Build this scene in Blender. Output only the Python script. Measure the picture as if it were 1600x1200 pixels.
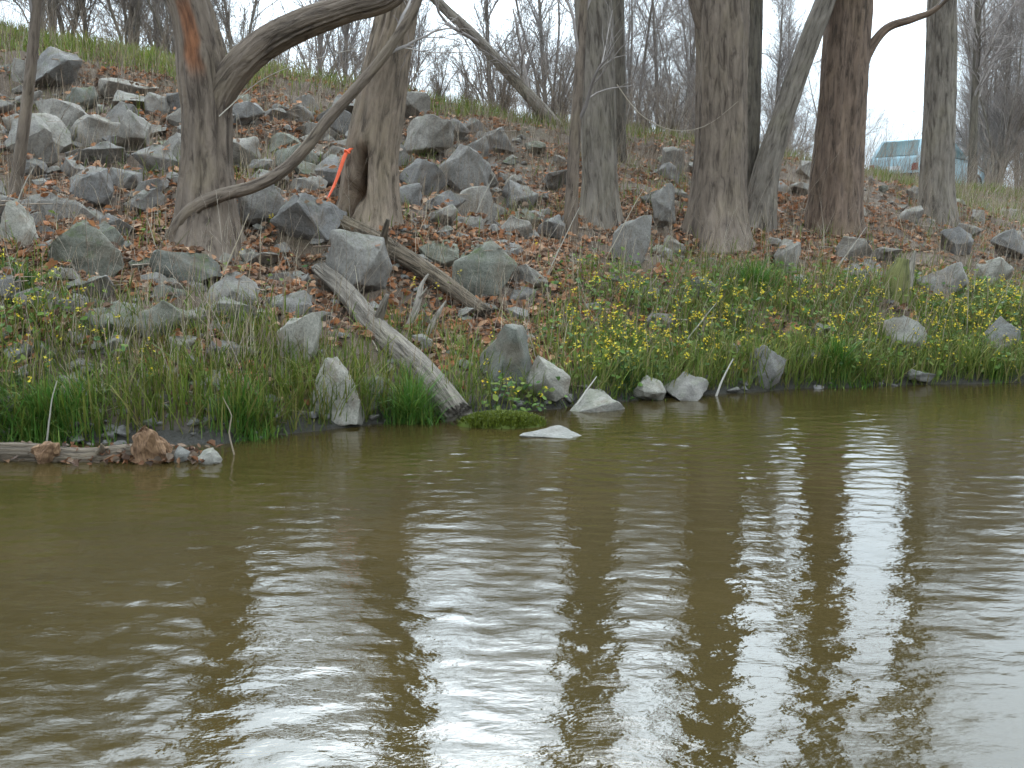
import bpy, bmesh, math, random
import numpy as np
from mathutils import Vector, Matrix, noise as mnoise

for o in list(bpy.data.objects):
    bpy.data.objects.remove(o, do_unlink=True)
scene = bpy.context.scene
COL = scene.collection
R = math.radians

# ------------------------------------------------------------------ camera
cam_data = bpy.data.cameras.new('camera')
cam = bpy.data.objects.new('camera', cam_data)
COL.objects.link(cam)
cam.location = (0, 0, 1.5)
cam.rotation_euler = (R(90) - math.atan(220 / 1600), 0, 0)
cam_data.lens = 36
cam_data.sensor_width = 36
cam_data.clip_end = 3000
scene.camera = cam

# ------------------------------------------------------------------ sky (overcast), sun, exposure
SUN_EL, SUN_AZ = 42, 0              # degrees; azimuth from +Y, clockwise: veiled sun beyond the bank, a little to the right
world = bpy.data.worlds.new('World')
scene.world = world
world.use_nodes = True
wn, wl = world.node_tree.nodes, world.node_tree.links
wn.clear()
wo = wn.new('ShaderNodeOutputWorld')
bg = wn.new('ShaderNodeBackground')
sky = wn.new('ShaderNodeTexSky')
sky.sky_type = 'NISHITA'
sky.sun_disc = False
sky.sun_elevation = R(SUN_EL)
sky.sun_rotation = R(SUN_AZ)
sky.air_density = 1.0
sky.dust_density = 10.0
sky.ozone_density = 1.5
hs = wn.new('ShaderNodeHueSaturation')
hs.inputs['Saturation'].default_value = 0.25
tc = wn.new('ShaderNodeTexCoord')
mp = wn.new('ShaderNodeMapping')
mp.inputs['Scale'].default_value = (1.0, 1.0, 2.2)
cl = wn.new('ShaderNodeTexNoise')
cl.inputs['Scale'].default_value = 2.6
cl.inputs['Detail'].default_value = 6
cl.inputs['Roughness'].default_value = 0.55
cr = wn.new('ShaderNodeValToRGB')
cr.color_ramp.elements[0].position = 0.32
cr.color_ramp.elements[0].color = (0, 0, 0, 1)
cr.color_ramp.elements[1].position = 0.62
cr.color_ramp.elements[1].color = (1, 1, 1, 1)
mx = wn.new('ShaderNodeMix')
mx.data_type = 'RGBA'
mx.inputs['B'].default_value = (13.2, 15.6, 17.6, 1)      # thin bright cloud veil
wl.new(tc.outputs['Generated'], mp.inputs['Vector'])
wl.new(mp.outputs['Vector'], cl.inputs['Vector'])
wl.new(cl.outputs['Fac'], cr.inputs['Fac'])
mth = wn.new('ShaderNodeMath'); mth.operation = 'MULTIPLY_ADD'
mth.inputs[1].default_value = 0.35; mth.inputs[2].default_value = 0.26
wl.new(cr.outputs['Color'], mth.inputs[0])
wl.new(mth.outputs[0], mx.inputs['Factor'])
wl.new(sky.outputs['Color'], hs.inputs['Color'])
cool = wn.new('ShaderNodeMix'); cool.data_type = 'RGBA'; cool.blend_type = 'MULTIPLY'
cool.inputs['Factor'].default_value = 1.0; cool.inputs['B'].default_value = (0.83, 0.99, 1.13, 1)      # grey-blue overcast light
wl.new(hs.outputs['Color'], cool.inputs['A'])
wl.new(cool.outputs['Result'], mx.inputs['A'])
# the veil is dullest near the horizon, brightens upwards and is even overhead
sep = wn.new('ShaderNodeSeparateXYZ'); wl.new(tc.outputs['Generated'], sep.inputs[0])
cz = wn.new('ShaderNodeMath'); cz.operation = 'MAXIMUM'; cz.inputs[1].default_value = 0.0; wl.new(sep.outputs['Z'], cz.inputs[0])
ov = wn.new('ShaderNodeMath'); ov.operation = 'MULTIPLY_ADD'; ov.inputs[1].default_value = 2.5; ov.inputs[2].default_value = 0.48
cm = wn.new('ShaderNodeMath'); cm.operation = 'SMOOTH_MIN'; cm.inputs[1].default_value = 0.42; cm.inputs[2].default_value = 0.15; wl.new(cz.outputs[0], cm.inputs[0]); wl.new(cm.outputs[0], ov.inputs[0])
vm = wn.new('ShaderNodeVectorMath'); vm.operation = 'SCALE'
wl.new(mx.outputs['Result'], vm.inputs[0]); wl.new(ov.outputs[0], vm.inputs['Scale'])
wl.new(vm.outputs['Vector'], bg.inputs['Color'])
bg.inputs['Strength'].default_value = 0.14
wl.new(bg.outputs['Background'], wo.inputs['Surface'])

sd = bpy.data.lights.new('sun', 'SUN')
sd.energy = 0.5
sd.angle = R(30)
sd.color = (1.0, 0.97, 0.92)
sun = bpy.data.objects.new('sun', sd)
COL.objects.link(sun)
_dir = Vector((math.sin(R(SUN_AZ)) * math.cos(R(SUN_EL)), math.cos(R(SUN_AZ)) * math.cos(R(SUN_EL)), math.sin(R(SUN_EL))))
sun.rotation_euler = _dir.to_track_quat('Z', 'Y').to_euler()
sun.location = (-10, -10, 30)

scene.view_settings.view_transform = 'Standard'
scene.view_settings.look = 'None'
scene.view_settings.gamma = 1
scene.view_settings.exposure = 0.40
scene.view_settings.use_curve_mapping = False
scene.cycles.use_adaptive_sampling = True
scene.cycles.adaptive_threshold = 0.03
scene.cycles.max_bounces = 4
scene.cycles.diffuse_bounces = 2
scene.cycles.glossy_bounces = 3
scene.cycles.transmission_bounces = 2
scene.cycles.caustics_reflective = False
scene.cycles.caustics_refractive = False

# ------------------------------------------------------------------ tagging helpers
def tag(o, label=None, cat=None, group=None, kind=None):
    if label: o['label'] = label
    if cat: o['category'] = cat
    if group: o['group'] = group
    if kind: o['kind'] = kind
    return o

def empty(name, loc=(0, 0, 0)):
    o = bpy.data.objects.new(name, None)
    o.empty_display_size = 0.2
    COL.objects.link(o)
    o.location = loc
    return o

def make_mesh(name, verts, quads=None, tris=None, mat=None, smooth=True, tint=None, grain=None):
    """one mesh from numpy arrays"""
    me = bpy.data.meshes.new(name)
    verts = np.asarray(verts, np.float32).reshape(-1, 3)
    idx, starts, tot = [], [], []
    n = 0
    for f, k in ((quads, 4), (tris, 3)):
        if f is None or len(f) == 0: continue
        f = np.asarray(f, np.int32).reshape(-1, k)
        idx.append(f.ravel()); starts.append(n + np.arange(len(f)) * k); tot.append(np.full(len(f), k))
        n += f.size
    idx = np.concatenate(idx).astype(np.int32); starts = np.concatenate(starts).astype(np.int32); tot = np.concatenate(tot).astype(np.int32)
    me.vertices.add(len(verts)); me.vertices.foreach_set('co', verts.ravel())
    me.loops.add(len(idx)); me.loops.foreach_set('vertex_index', idx)
    me.polygons.add(len(starts)); me.polygons.foreach_set('loop_start', starts); me.polygons.foreach_set('loop_total', tot)
    me.polygons.foreach_set('use_smooth', np.full(len(starts), smooth))
    if tint is not None:
        a = me.attributes.new('tint', 'FLOAT_COLOR', 'POINT')
        t = np.ones((len(verts), 4), np.float32); t[:, :3] = tint
        a.data.foreach_set('color', t.ravel())
    if grain is not None:
        a = me.attributes.new('grain', 'FLOAT_VECTOR', 'POINT'); a.data.foreach_set('vector', np.asarray(grain, np.float32).ravel())
    me.update(calc_edges=True)
    me.validate()
    if mat: me.materials.append(mat)
    return me

def link(name, me, parent=None, loc=(0, 0, 0)):
    o = bpy.data.objects.new(name, me)
    COL.objects.link(o)
    o.location = loc
    if parent is not None: o.parent = parent
    return o

# ------------------------------------------------------------------ materials
def new_mat(name):
    m = bpy.data.materials.new(name)
    m.use_nodes = True
    nt = m.node_tree
    b = nt.nodes['Principled BSDF']
    return m, nt.nodes, nt.links, b

def N(nodes, typ, **kw):
    n = nodes.new(typ)
    for k, v in kw.items():
        if k in n.inputs: n.inputs[k].default_value = v
        else: setattr(n, k, v)
    return n

def ramp(nodes, stops):
    r = nodes.new('ShaderNodeValToRGB')
    e = r.color_ramp.elements
    while len(e) < len(stops): e.new(0.5)
    for i, (p, c) in enumerate(stops):
        e[i].position = p; e[i].color = (*c, 1)
    return r

def mixc(nodes, links, a, b, fac, mode='MIX'):
    m = nodes.new('ShaderNodeMix'); m.data_type = 'RGBA'; m.blend_type = mode
    for s, v in (('A', a), ('B', b), ('Factor', fac)):
        if hasattr(v, 'default_value') or hasattr(v, 'is_linked'): links.new(v, m.inputs[s])
        else: m.inputs[s].default_value = (*v, 1) if isinstance(v, tuple) else v
    return m.outputs['Result']

def objcoord(nodes, links, scale, kind='Object'):
    t = nodes.new('ShaderNodeTexCoord'); mp_ = nodes.new('ShaderNodeMapping')
    mp_.inputs['Scale'].default_value = scale
    links.new(t.outputs[kind], mp_.inputs['Vector'])
    return mp_.outputs['Vector']

def bump(nodes, links, b, height, strength, dist):
    bp = N(nodes, 'ShaderNodeBump', Strength=strength, Distance=dist)
    links.new(height, bp.inputs['Height']); links.new(bp.outputs['Normal'], b.inputs['Normal'])
    return bp

def mat_soil():
    m, n, l, b = new_mat('soil_and_leaf_mould')
    v = objcoord(n, l, (1, 1, 1))
    a = N(n, 'ShaderNodeTexNoise', Scale=1.3, Detail=6, Roughness=0.6); l.new(v, a.inputs['Vector'])
    c = N(n, 'ShaderNodeTexNoise', Scale=14, Detail=5, Roughness=0.7); l.new(v, c.inputs['Vector'])
    r1 = ramp(n, [(0.3, (0.060, 0.045, 0.032)), (0.5, (0.105, 0.075, 0.050)), (0.7, (0.085, 0.085, 0.045))]); l.new(a.outputs['Fac'], r1.inputs['Fac'])
    r2 = ramp(n, [(0.32, (0.045, 0.035, 0.025)), (0.52, (0.13, 0.085, 0.055)), (0.7, (0.19, 0.14, 0.10))]); l.new(c.outputs['Fac'], r2.inputs['Fac'])
    dry = mixc(n, l, r1.outputs['Color'], r2.outputs['Color'], 0.55)
    sz = n.new('ShaderNodeSeparateXYZ'); l.new(v, sz.inputs[0])      # soaked mud along the waterline
    sa = n.new('ShaderNodeMath'); sa.operation = 'MULTIPLY_ADD'; l.new(c.outputs['Fac'], sa.inputs[0]); sa.inputs[1].default_value = -0.15; l.new(sz.outputs['Z'], sa.inputs[2])
    wet = ramp(n, [(0.0, (1, 1, 1)), (0.10, (0, 0, 0))]); l.new(sa.outputs[0], wet.inputs['Fac'])
    l.new(mixc(n, l, dry, (0.030, 0.025, 0.017), wet.outputs['Color']), b.inputs['Base Color'])
    wr_ = n.new('ShaderNodeMapRange'); l.new(wet.outputs['Color'], wr_.inputs['Value']); wr_.inputs['To Min'].default_value = 0.92; wr_.inputs['To Max'].default_value = 0.45
    l.new(wr_.outputs['Result'], b.inputs['Roughness'])
    bump(n, l, b, c.outputs['Fac'], 0.8, 0.05)
    return m

def mat_rock(name, c0, c1, moss=0.35, stain=0.4):
    m, n, l, b = new_mat(name)
    v = objcoord(n, l, (1, 1, 1))
    oi = n.new('ShaderNodeObjectInfo')
    addv = n.new('ShaderNodeVectorMath'); addv.operation = 'ADD'
    l.new(v, addv.inputs[0]); l.new(oi.outputs['Location'], addv.inputs[1])
    v = addv.outputs[0]
    a = N(n, 'ShaderNodeTexNoise', Scale=3.5, Detail=7, Roughness=0.65); l.new(v, a.inputs['Vector'])
    f = N(n, 'ShaderNodeTexNoise', Scale=30, Detail=8, Roughness=0.78); l.new(v, f.inputs['Vector'])
    rr = ramp(n, [(0.3, c0), (0.7, c1)]); l.new(a.outputs['Fac'], rr.inputs['Fac'])
    sp = ramp(n, [(0.36, (0.42, 0.40, 0.37)), (0.5, (0.95, 0.94, 0.92)), (0.64, (1.3, 1.29, 1.27))]); l.new(f.outputs['Fac'], sp.inputs['Fac'])
    col = mixc(n, l, rr.outputs['Color'], sp.outputs['Color'], 0.7, 'MULTIPLY')
    vr = ramp(n, [(0.0, (0.80, 0.81, 0.84)), (0.5, (0.97, 0.96, 0.94)), (1.0, (1.16, 1.13, 1.07))]); l.new(oi.outputs['Random'], vr.inputs['Fac'])
    col = mixc(n, l, col, vr.outputs['Color'], 1.0, 'MULTIPLY')
    # brown earth and lichen stains with shapes of their own
    st = N(n, 'ShaderNodeTexNoise', Scale=2.1, Detail=5, Roughness=0.6); l.new(v, st.inputs['Vector'])
    sr = ramp(n, [(0.52, (0, 0, 0)), (0.68, (stain,) * 3)]); l.new(st.outputs['Fac'], sr.inputs['Fac'])
    col = mixc(n, l, col, (0.16, 0.11, 0.07), sr.outputs['Color'])
    ge = n.new('ShaderNodeNewGeometry'); sx = n.new('ShaderNodeSeparateXYZ'); l.new(ge.outputs['Normal'], sx.inputs[0])
    mo = N(n, 'ShaderNodeTexNoise', Scale=5.0, Detail=6, Roughness=0.7); l.new(v, mo.inputs['Vector'])
    ma = n.new('ShaderNodeMath'); ma.operation = 'MULTIPLY_ADD'; l.new(sx.outputs['Z'], ma.inputs[0]); ma.inputs[1].default_value = 0.18; l.new(mo.outputs['Fac'], ma.inputs[2])
    mr = ramp(n, [(0.60, (0, 0, 0)), (0.76, (moss,) * 3)]); l.new(ma.outputs[0], mr.inputs['Fac'])
    col = mixc(n, l, col, (0.085, 0.10, 0.035), mr.outputs['Color'])
    l.new(col, b.inputs['Base Color'])
    b.inputs['Roughness'].default_value = 0.88
    ad = n.new('ShaderNodeMath'); ad.operation = 'MULTIPLY_ADD'; l.new(f.outputs['Fac'], ad.inputs[0]); ad.inputs[1].default_value = 0.6; l.new(a.outputs['Fac'], ad.inputs[2])
    bump(n, l, b, ad.outputs[0], 0.55, 0.05)
    return m

def mat_bark(name, dark, light, scale=1.0):
    m, n, l, b = new_mat(name)
    ba = n.new('ShaderNodeAttribute'); ba.attribute_name = 'grain'      # (around, around, along) the stem
    def scaled(s):
        q = n.new('ShaderNodeVectorMath'); q.operation = 'MULTIPLY'; q.inputs[1].default_value = s
        l.new(ba.outputs['Vector'], q.inputs[0]); return q.outputs[0]
    v = scaled((10 * scale, 10 * scale, 1.3 * scale))
    v2 = scaled((2.2, 2.2, 0.9))
    a = N(n, 'ShaderNodeTexNoise', Scale=2.2, Detail=7, Roughness=0.65, Distortion=0.6); l.new(v, a.inputs['Vector'])
    c = N(n, 'ShaderNodeTexNoise', Scale=1.6, Detail=5, Roughness=0.6); l.new(v2, c.inputs['Vector'])
    r1 = ramp(n, [(0.36, dark), (0.47, tuple(0.55 * x + 0.45 * y for x, y in zip(light, dark))), (0.62, light)]); l.new(a.outputs['Fac'], r1.inputs['Fac'])
    r2 = ramp(n, [(0.3, (0.72, 0.70, 0.66)), (0.5, (1.0, 0.98, 0.95)), (0.68, (1.0, 0.99, 0.88))]); l.new(c.outputs['Fac'], r2.inputs['Fac'])
    col = mixc(n, l, r1.outputs['Color'], r2.outputs['Color'], 1.0, 'MULTIPLY')
    at = n.new('ShaderNodeAttribute'); at.attribute_name = 'tint'
    col = mixc(n, l, col, at.outputs['Color'], 1.0, 'MULTIPLY')
    l.new(col, b.inputs['Base Color'])
    b.inputs['Roughness'].default_value = 0.9
    bump(n, l, b, a.outputs['Fac'], 1.0, 0.06)
    return m

def mat_plain(name, col, rough=0.8, metallic=0.0, var=0.25, scale=20, spec=0.5):
    m, n, l, b = new_mat(name)
    v = objcoord(n, l, (1, 1, 1))
    a = N(n, 'ShaderNodeTexNoise', Scale=scale, Detail=4, Roughness=0.6); l.new(v, a.inputs['Vector'])
    lo = tuple(x * (1 - var) for x in col); hi = tuple(min(1, x * (1 + var)) for x in col)
    r = ramp(n, [(0.3, lo), (0.7, hi)]); l.new(a.outputs['Fac'], r.inputs['Fac'])
    l.new(r.outputs['Color'], b.inputs['Base Color'])
    b.inputs['Roughness'].default_value = rough; b.inputs['Metallic'].default_value = metallic
    b.inputs['Specular IOR Level'].default_value = spec
    return m

def mat_tint(name, rough=0.7, transl=0.25):
    m, n, l, b = new_mat(name)
    at = n.new('ShaderNodeAttribute'); at.attribute_name = 'tint'
    l.new(at.outputs['Color'], b.inputs['Base Color'])
    b.inputs['Roughness'].default_value = rough
    b.inputs['Specular IOR Level'].default_value = 0.25
    if transl:
        tr = n.new('ShaderNodeBsdfTranslucent'); l.new(at.outputs['Color'], tr.inputs['Color'])
        ms = n.new('ShaderNodeMixShader'); ms.inputs[0].default_value = transl
        out = [x for x in n if x.type == 'OUTPUT_MATERIAL'][0]
        l.new(b.outputs[0], ms.inputs[1]); l.new(tr.outputs[0], ms.inputs[2]); l.new(ms.outputs[0], out.inputs['Surface'])
    return m

def mat_water():
    m, n, l, b = new_mat('murky_river_water')
    v = objcoord(n, l, (1.0, 1.7, 1.0))
    a = N(n, 'ShaderNodeTexNoise', Scale=22, Detail=3, Roughness=0.5); l.new(v, a.inputs['Vector'])
    k = N(n, 'ShaderNodeTexNoise', Scale=0.8, Detail=3, Roughness=0.5); l.new(v, k.inputs['Vector'])
    r = ramp(n, [(0.3, (0.037, 0.027, 0.0085)), (0.7, (0.048, 0.034, 0.011))]); l.new(k.outputs['Fac'], r.inputs['Fac'])
    l.new(r.outputs['Color'], b.inputs['Base Color'])
    b.inputs['Roughness'].default_value = 0.03
    b.inputs['IOR'].default_value = 1.42
    b.inputs['Specular IOR Level'].default_value = 0.5
    bump(n, l, b, a.outputs['Fac'], 0.07, 0.02)
    return m

M = dict(
    soil=mat_soil(),
    rock=mat_rock('grey_limestone', (0.155, 0.140, 0.125), (0.275, 0.254, 0.228)),
    rock_moss=mat_rock('mossy_limestone', (0.12, 0.12, 0.095), (0.23, 0.225, 0.185), moss=0.85),
    rock_pale=mat_rock('pale_limestone', (0.19, 0.178, 0.155), (0.33, 0.312, 0.275), moss=0.4, stain=0.6),
    rock_wet=mat_rock('wet_stone', (0.15, 0.145, 0.13), (0.32, 0.31, 0.29), moss=0.1, stain=0.2),
    bark_grey=mat_bark('grey_bark', (0.085, 0.068, 0.053), (0.27, 0.232, 0.192)),
    bark_brown=mat_bark('brown_bark', (0.070, 0.050, 0.037), (0.235, 0.182, 0.140)),
    bark_red=mat_bark('reddish_bark', (0.066, 0.044, 0.031), (0.225, 0.155, 0.113)),
    bark_tan=mat_bark('tan_bark', (0.090, 0.066, 0.047), (0.31, 0.238, 0.178)),
    bark_moss=mat_bark('mossy_bark', (0.055, 0.060, 0.02), (0.20, 0.195, 0.065)),
    wood_grey=mat_bark('grey_brown_deadwood', (0.085, 0.070, 0.055), (0.30, 0.258, 0.212), 1.4),
    bark_dark=mat_bark('dark_bark', (0.055, 0.045, 0.035), (0.165, 0.14, 0.11)),
    wood=mat_bark('weathered_driftwood', (0.13, 0.105, 0.08), (0.40, 0.355, 0.30), 1.6),
    wood_dark=mat_bark('rotten_wood', (0.06, 0.045, 0.03), (0.22, 0.17, 0.12), 1.6),
    wood_orange=mat_bark('orange_rotten_wood', (0.16, 0.085, 0.045), (0.38, 0.225, 0.125), 1.4),
    twig=mat_tint('twig_bark', 0.85, 0),
    grass=mat_tint('grass_blades', 0.55, 0.3),
    leaf=mat_tint('dead_leaves', 0.75, 0.2),
    petal=mat_tint('petals', 0.6, 0.3),
    water=mat_water(),
    asphalt=mat_plain('asphalt', (0.055, 0.055, 0.055), 0.9, var=0.3, scale=60),
)
# ------------------------------------------------------------------ lie of the land
def _hash(ix, iy, seed):
    n = (ix.astype(np.int64) * 374761393 + iy.astype(np.int64) * 668265263 + seed * 974634777) & 0x7fffffff
    n = ((n ^ (n >> 13)) * 1274126177) & 0x7fffffff
    n = (n ^ (n >> 16)) & 0xffff
    return n / 65535.0
def vnoise(x, y, seed=0):
    x = np.asarray(x, float); y = np.asarray(y, float)
    ix = np.floor(x); iy = np.floor(y); fx = x - ix; fy = y - iy
    fx = fx * fx * (3 - 2 * fx); fy = fy * fy * (3 - 2 * fy)
    a = _hash(ix, iy, seed); b = _hash(ix + 1, iy, seed); c = _hash(ix, iy + 1, seed); d = _hash(ix + 1, iy + 1, seed)
    return (a + (b - a) * fx) * (1 - fy) + (c + (d - c) * fx) * fy
def fbm(x, y, seed=0, octv=4):
    s = 0; a = 0.5; t = 0
    for i in range(octv):
        s = s + a * vnoise(x * 2 ** i, y * 2 ** i, seed + 17 * i); t += a; a *= 0.5
    return s / t
SHX = np.array([-60, -20, -7, -4.19, -3.85, -2.93, -2.2, -1.56, -0.83, 0.29, 1.59, 3.0, 4.47, 5.58, 6.78, 12, 30, 80])
SHY = np.array([-10, 3.0, 6.5, 7.32, 7.56, 7.68, 7.68, 8.17, 8.69, 9.20, 10.07, 10.57, 10.91, 11.06, 11.33, 14, 30, 85])
CRX = np.array([-60, -25, -11.32, -10.1, -6.6, -4.44, -2.08, 0, 2.06, 3.51, 6.89, 9.75, 12.83, 15.49, 20, 30, 80])
CRY = np.array([14, 19, 21, 21, 21, 21, 21.5, 22, 22.5, 23, 24.5, 26.5, 29, 31.5, 36.5, 48, 108])
CRZ = np.array([6.6, 6.6, 6.3, 5.85, 5.1, 4.95, 4.65, 4.2, 4.0, 3.9, 3.5, 3.15, 3.0, 3.0, 2.9, 2.8, 2.6])
def shore_y(X): return np.interp(X, SHX, SHY)
def crest_y(X): return np.interp(X, CRX, CRY)
def crest_z(X): return np.interp(X, CRX, CRZ)
def height(X, Y):
    X = np.asarray(X, float); Y = np.asarray(Y, float)
    ys = shore_y(X) + 0.16 * (vnoise(X * 1.7, X * 0, 5) - 0.5) + 0.12 * (vnoise(X * 5.1, X * 0, 6) - 0.5)
    yc = crest_y(X); zc = crest_z(X)
    t = (Y - ys) / (yc - ys)
    up = np.clip(t, 0, 1)
    prof = 0.035 * (1 - np.exp(-up * 40)) + 0.965 * up
    k = np.clip((t - 0.9) / 0.1, 0, 1)
    prof = np.where(t > 0.9, prof - 0.035 * k * k, prof)          # rounded crest
    z = zc * prof
    below = np.clip(-t, 0, None) * (yc - ys)
    z = np.where(t < 0, -0.55 * (1 - np.exp(-below * 0.8)), z)
    past = np.clip((Y - yc), 0, None)
    z = z - 0.06 * (1 - np.exp(-past * 0.9))
    amp = np.clip(t * 12, 0, 1) * np.clip((1.1 - t) * 4, 0, 1)
    z = z + amp * (0.5 * (fbm(X * 0.55, Y * 0.55, 1, 3) - 0.5) + 0.22 * (fbm(X * 2.2, Y * 2.2, 2, 3) - 0.5))
    z = z + 0.05 * (fbm(X * 6, Y * 6, 3, 2) - 0.5) * np.clip(0.4 + t * 8, 0, 1) * np.clip((1.1 - t) * 6, 0, 1)
    return z

# ------------------------------------------------------------------ ground: one sheet from the river bed over the bank to the horizon
def spaced(lo, hi, flo, fhi, fine, grow=1.18):
    a = list(np.arange(flo, fhi + fine, fine)); s = fine; x = a[-1]
    while x < hi:
        s *= grow; x += s; a.append(min(x, hi))
    s = fine; x = a[0]; b = []
    while x > lo:
        s *= grow; x -= s; b.append(max(x, lo))
    return np.array(b[::-1] + a)

def grid_mesh(name, xs, ys, zf, mat):
    X, Y = np.meshgrid(xs, ys)
    Z = zf(X, Y)
    nx, ny = len(xs), len(ys)
    i = np.arange(nx * ny).reshape(ny, nx)
    q = np.stack([i[:-1, :-1], i[:-1, 1:], i[1:, 1:], i[1:, :-1]], -1).reshape(-1, 4)
    return make_mesh(name, np.stack([X, Y, Z], -1).reshape(-1, 3), quads=q, mat=mat)

gx = spaced(-900, 900, -9.5, 17.0, 0.08)
gy = spaced(-60, 1500, 6.8, 25.0, 0.08)
ground = link('ground', grid_mesh('ground', gx, gy, height, M['soil']))
tag(ground, 'leaf strewn earth bank rising from the river to a road', 'bank', kind='structure')

# road along the top of the bank
def road_strip(off0, off1, lift):
    xs = np.linspace(-55, 75, 261)
    cy = crest_y(xs); tx = np.gradient(xs); ty = np.gradient(cy)
    ln = np.hypot(tx, ty); nx_, ny_ = -ty / ln, tx / ln
    k = np.ones(9) / 9
    sm = lambda a: np.convolve(np.pad(a, 4, mode='edge'), k, 'valid')
    nx_, ny_, cy = sm(nx_), sm(ny_), sm(cy)
    rows = []
    for f in np.linspace(0, 1, 7):
        o = off0 + (off1 - off0) * f
        px, py = xs + nx_ * o, cy + ny_ * o
        rows.append(np.stack([px, py, height(px, py) + lift + 0.04 * math.sin(math.pi * f)], -1))
    V = np.stack(rows, 0); n0, n1 = V.shape[:2]
    i = np.arange(n0 * n1).reshape(n0, n1)
    q = np.stack([i[:-1, :-1], i[:-1, 1:], i[1:, 1:], i[1:, :-1]], -1).reshape(-1, 4)
    return V.reshape(-1, 3), q
rv, rq = road_strip(2.2, 8.2, 0.03)
road = link('road', make_mesh('road', rv, quads=rq, mat=M['asphalt']))
tag(road, 'grey asphalt road running along the top of the bank', 'road', kind='structure')

# river surface with real ripples
wr = np.random.default_rng(3)
WAVES = []
for k in range(90):
    lam = math.exp(wr.uniform(math.log(0.055), math.log(0.34)))
    ang = R(90) + wr.normal(0, 0.62)
    WAVES.append((2 * math.pi / lam * math.cos(ang), 2 * math.pi / lam * math.sin(ang), wr.uniform(0, 6.28), lam))
RIPPLE = 0.038
def ripples(X, Y):
    z = np.zeros_like(X)
    for kx, ky, ph, lam in WAVES:
        z += (lam / (2 * math.pi)) * (1.0 if lam < .17 else .6) * np.sin(kx * X + ky * Y + ph)
    z *= RIPPLE * math.sqrt(2 / len(WAVES))
    patch = 0.45 + 1.1 * fbm(X * 0.5, Y * 0.9, 40, 3)
    edge = np.clip((X + 7.5) / 1.5, 0, 1) * np.clip((11.5 - X) / 1.5, 0, 1) * np.clip((Y - 1.5) / 0.8, 0, 1) * np.clip((15.0 - Y) / 2, 0, 1)
    calm = np.clip((shore_y(X) - Y) / 1.6, 0.45, 1)
    return z * patch * edge * calm
wx = spaced(-900, 900, -5.0, 7.6, 0.03)
wy = spaced(-900, 1200, 2.4, 11.8, 0.014)
water = link('water', grid_mesh('water', wx, wy, ripples, M['water']))
tag(water, 'murky olive brown river with rippled reflections', 'river', kind='structure')

# ------------------------------------------------------------------ tubes and branching
def smooth_path(pts, step):
    """Catmull-Rom through (x, y, z, r) rows, resampled about every step"""
    p = np.asarray(pts, float)
    p = np.vstack([2 * p[0] - p[1], p, 2 * p[-1] - p[-2]])
    p[0, 3] = p[1, 3]; p[-1, 3] = p[-2, 3]
    out = []
    for i in range(1, len(p) - 2):
        n = max(2, int(np.linalg.norm(p[i + 1, :3] - p[i, :3]) / step))
        t = np.linspace(0, 1, n, endpoint=False)[:, None]
        a, b, c, d = p[i - 1], p[i], p[i + 1], p[i + 2]
        out.append(0.5 * (2 * b + (c - a) * t + (2 * a - 5 * b + 4 * c - d) * t ** 2 + (3 * b - a - 3 * c + d) * t ** 3))
    out.append(p[-2][None])
    return np.vstack(out)

def tubes(P, Rr, S):
    """P (N,K,3) polylines, Rr (N,K) radii -> verts, quads"""
    Nn, K = P.shape[:2]
    T = np.gradient(P, axis=1); T /= np.linalg.norm(T, axis=2, keepdims=True) + 1e-9
    mean = T.mean(1); ref = np.where(np.abs(mean[:, 1:2]) < 0.8, np.array([[0, 1.0, 0]]), np.array([[1.0, 0, 0]]))
    ref = np.repeat(ref[:, None, :], K, 1)
    U = np.cross(ref, T); U /= np.linalg.norm(U, axis=2, keepdims=True) + 1e-9
    V = np.cross(T, U)
    th = np.arange(S) * 2 * math.pi / S
    ring = U[:, :, None, :] * np.cos(th)[None, None, :, None] + V[:, :, None, :] * np.sin(th)[None, None, :, None]
    vv = P[:, :, None, :] + ring * Rr[:, :, None, None]
    i = np.arange(Nn * K * S).reshape(Nn, K, S); j = np.roll(i, -1, 2)
    q = np.stack([i[:, :-1], j[:, :-1], j[:, 1:], i[:, 1:]], -1).reshape(-1, 4)
    return vv.reshape(-1, 3), q

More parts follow.
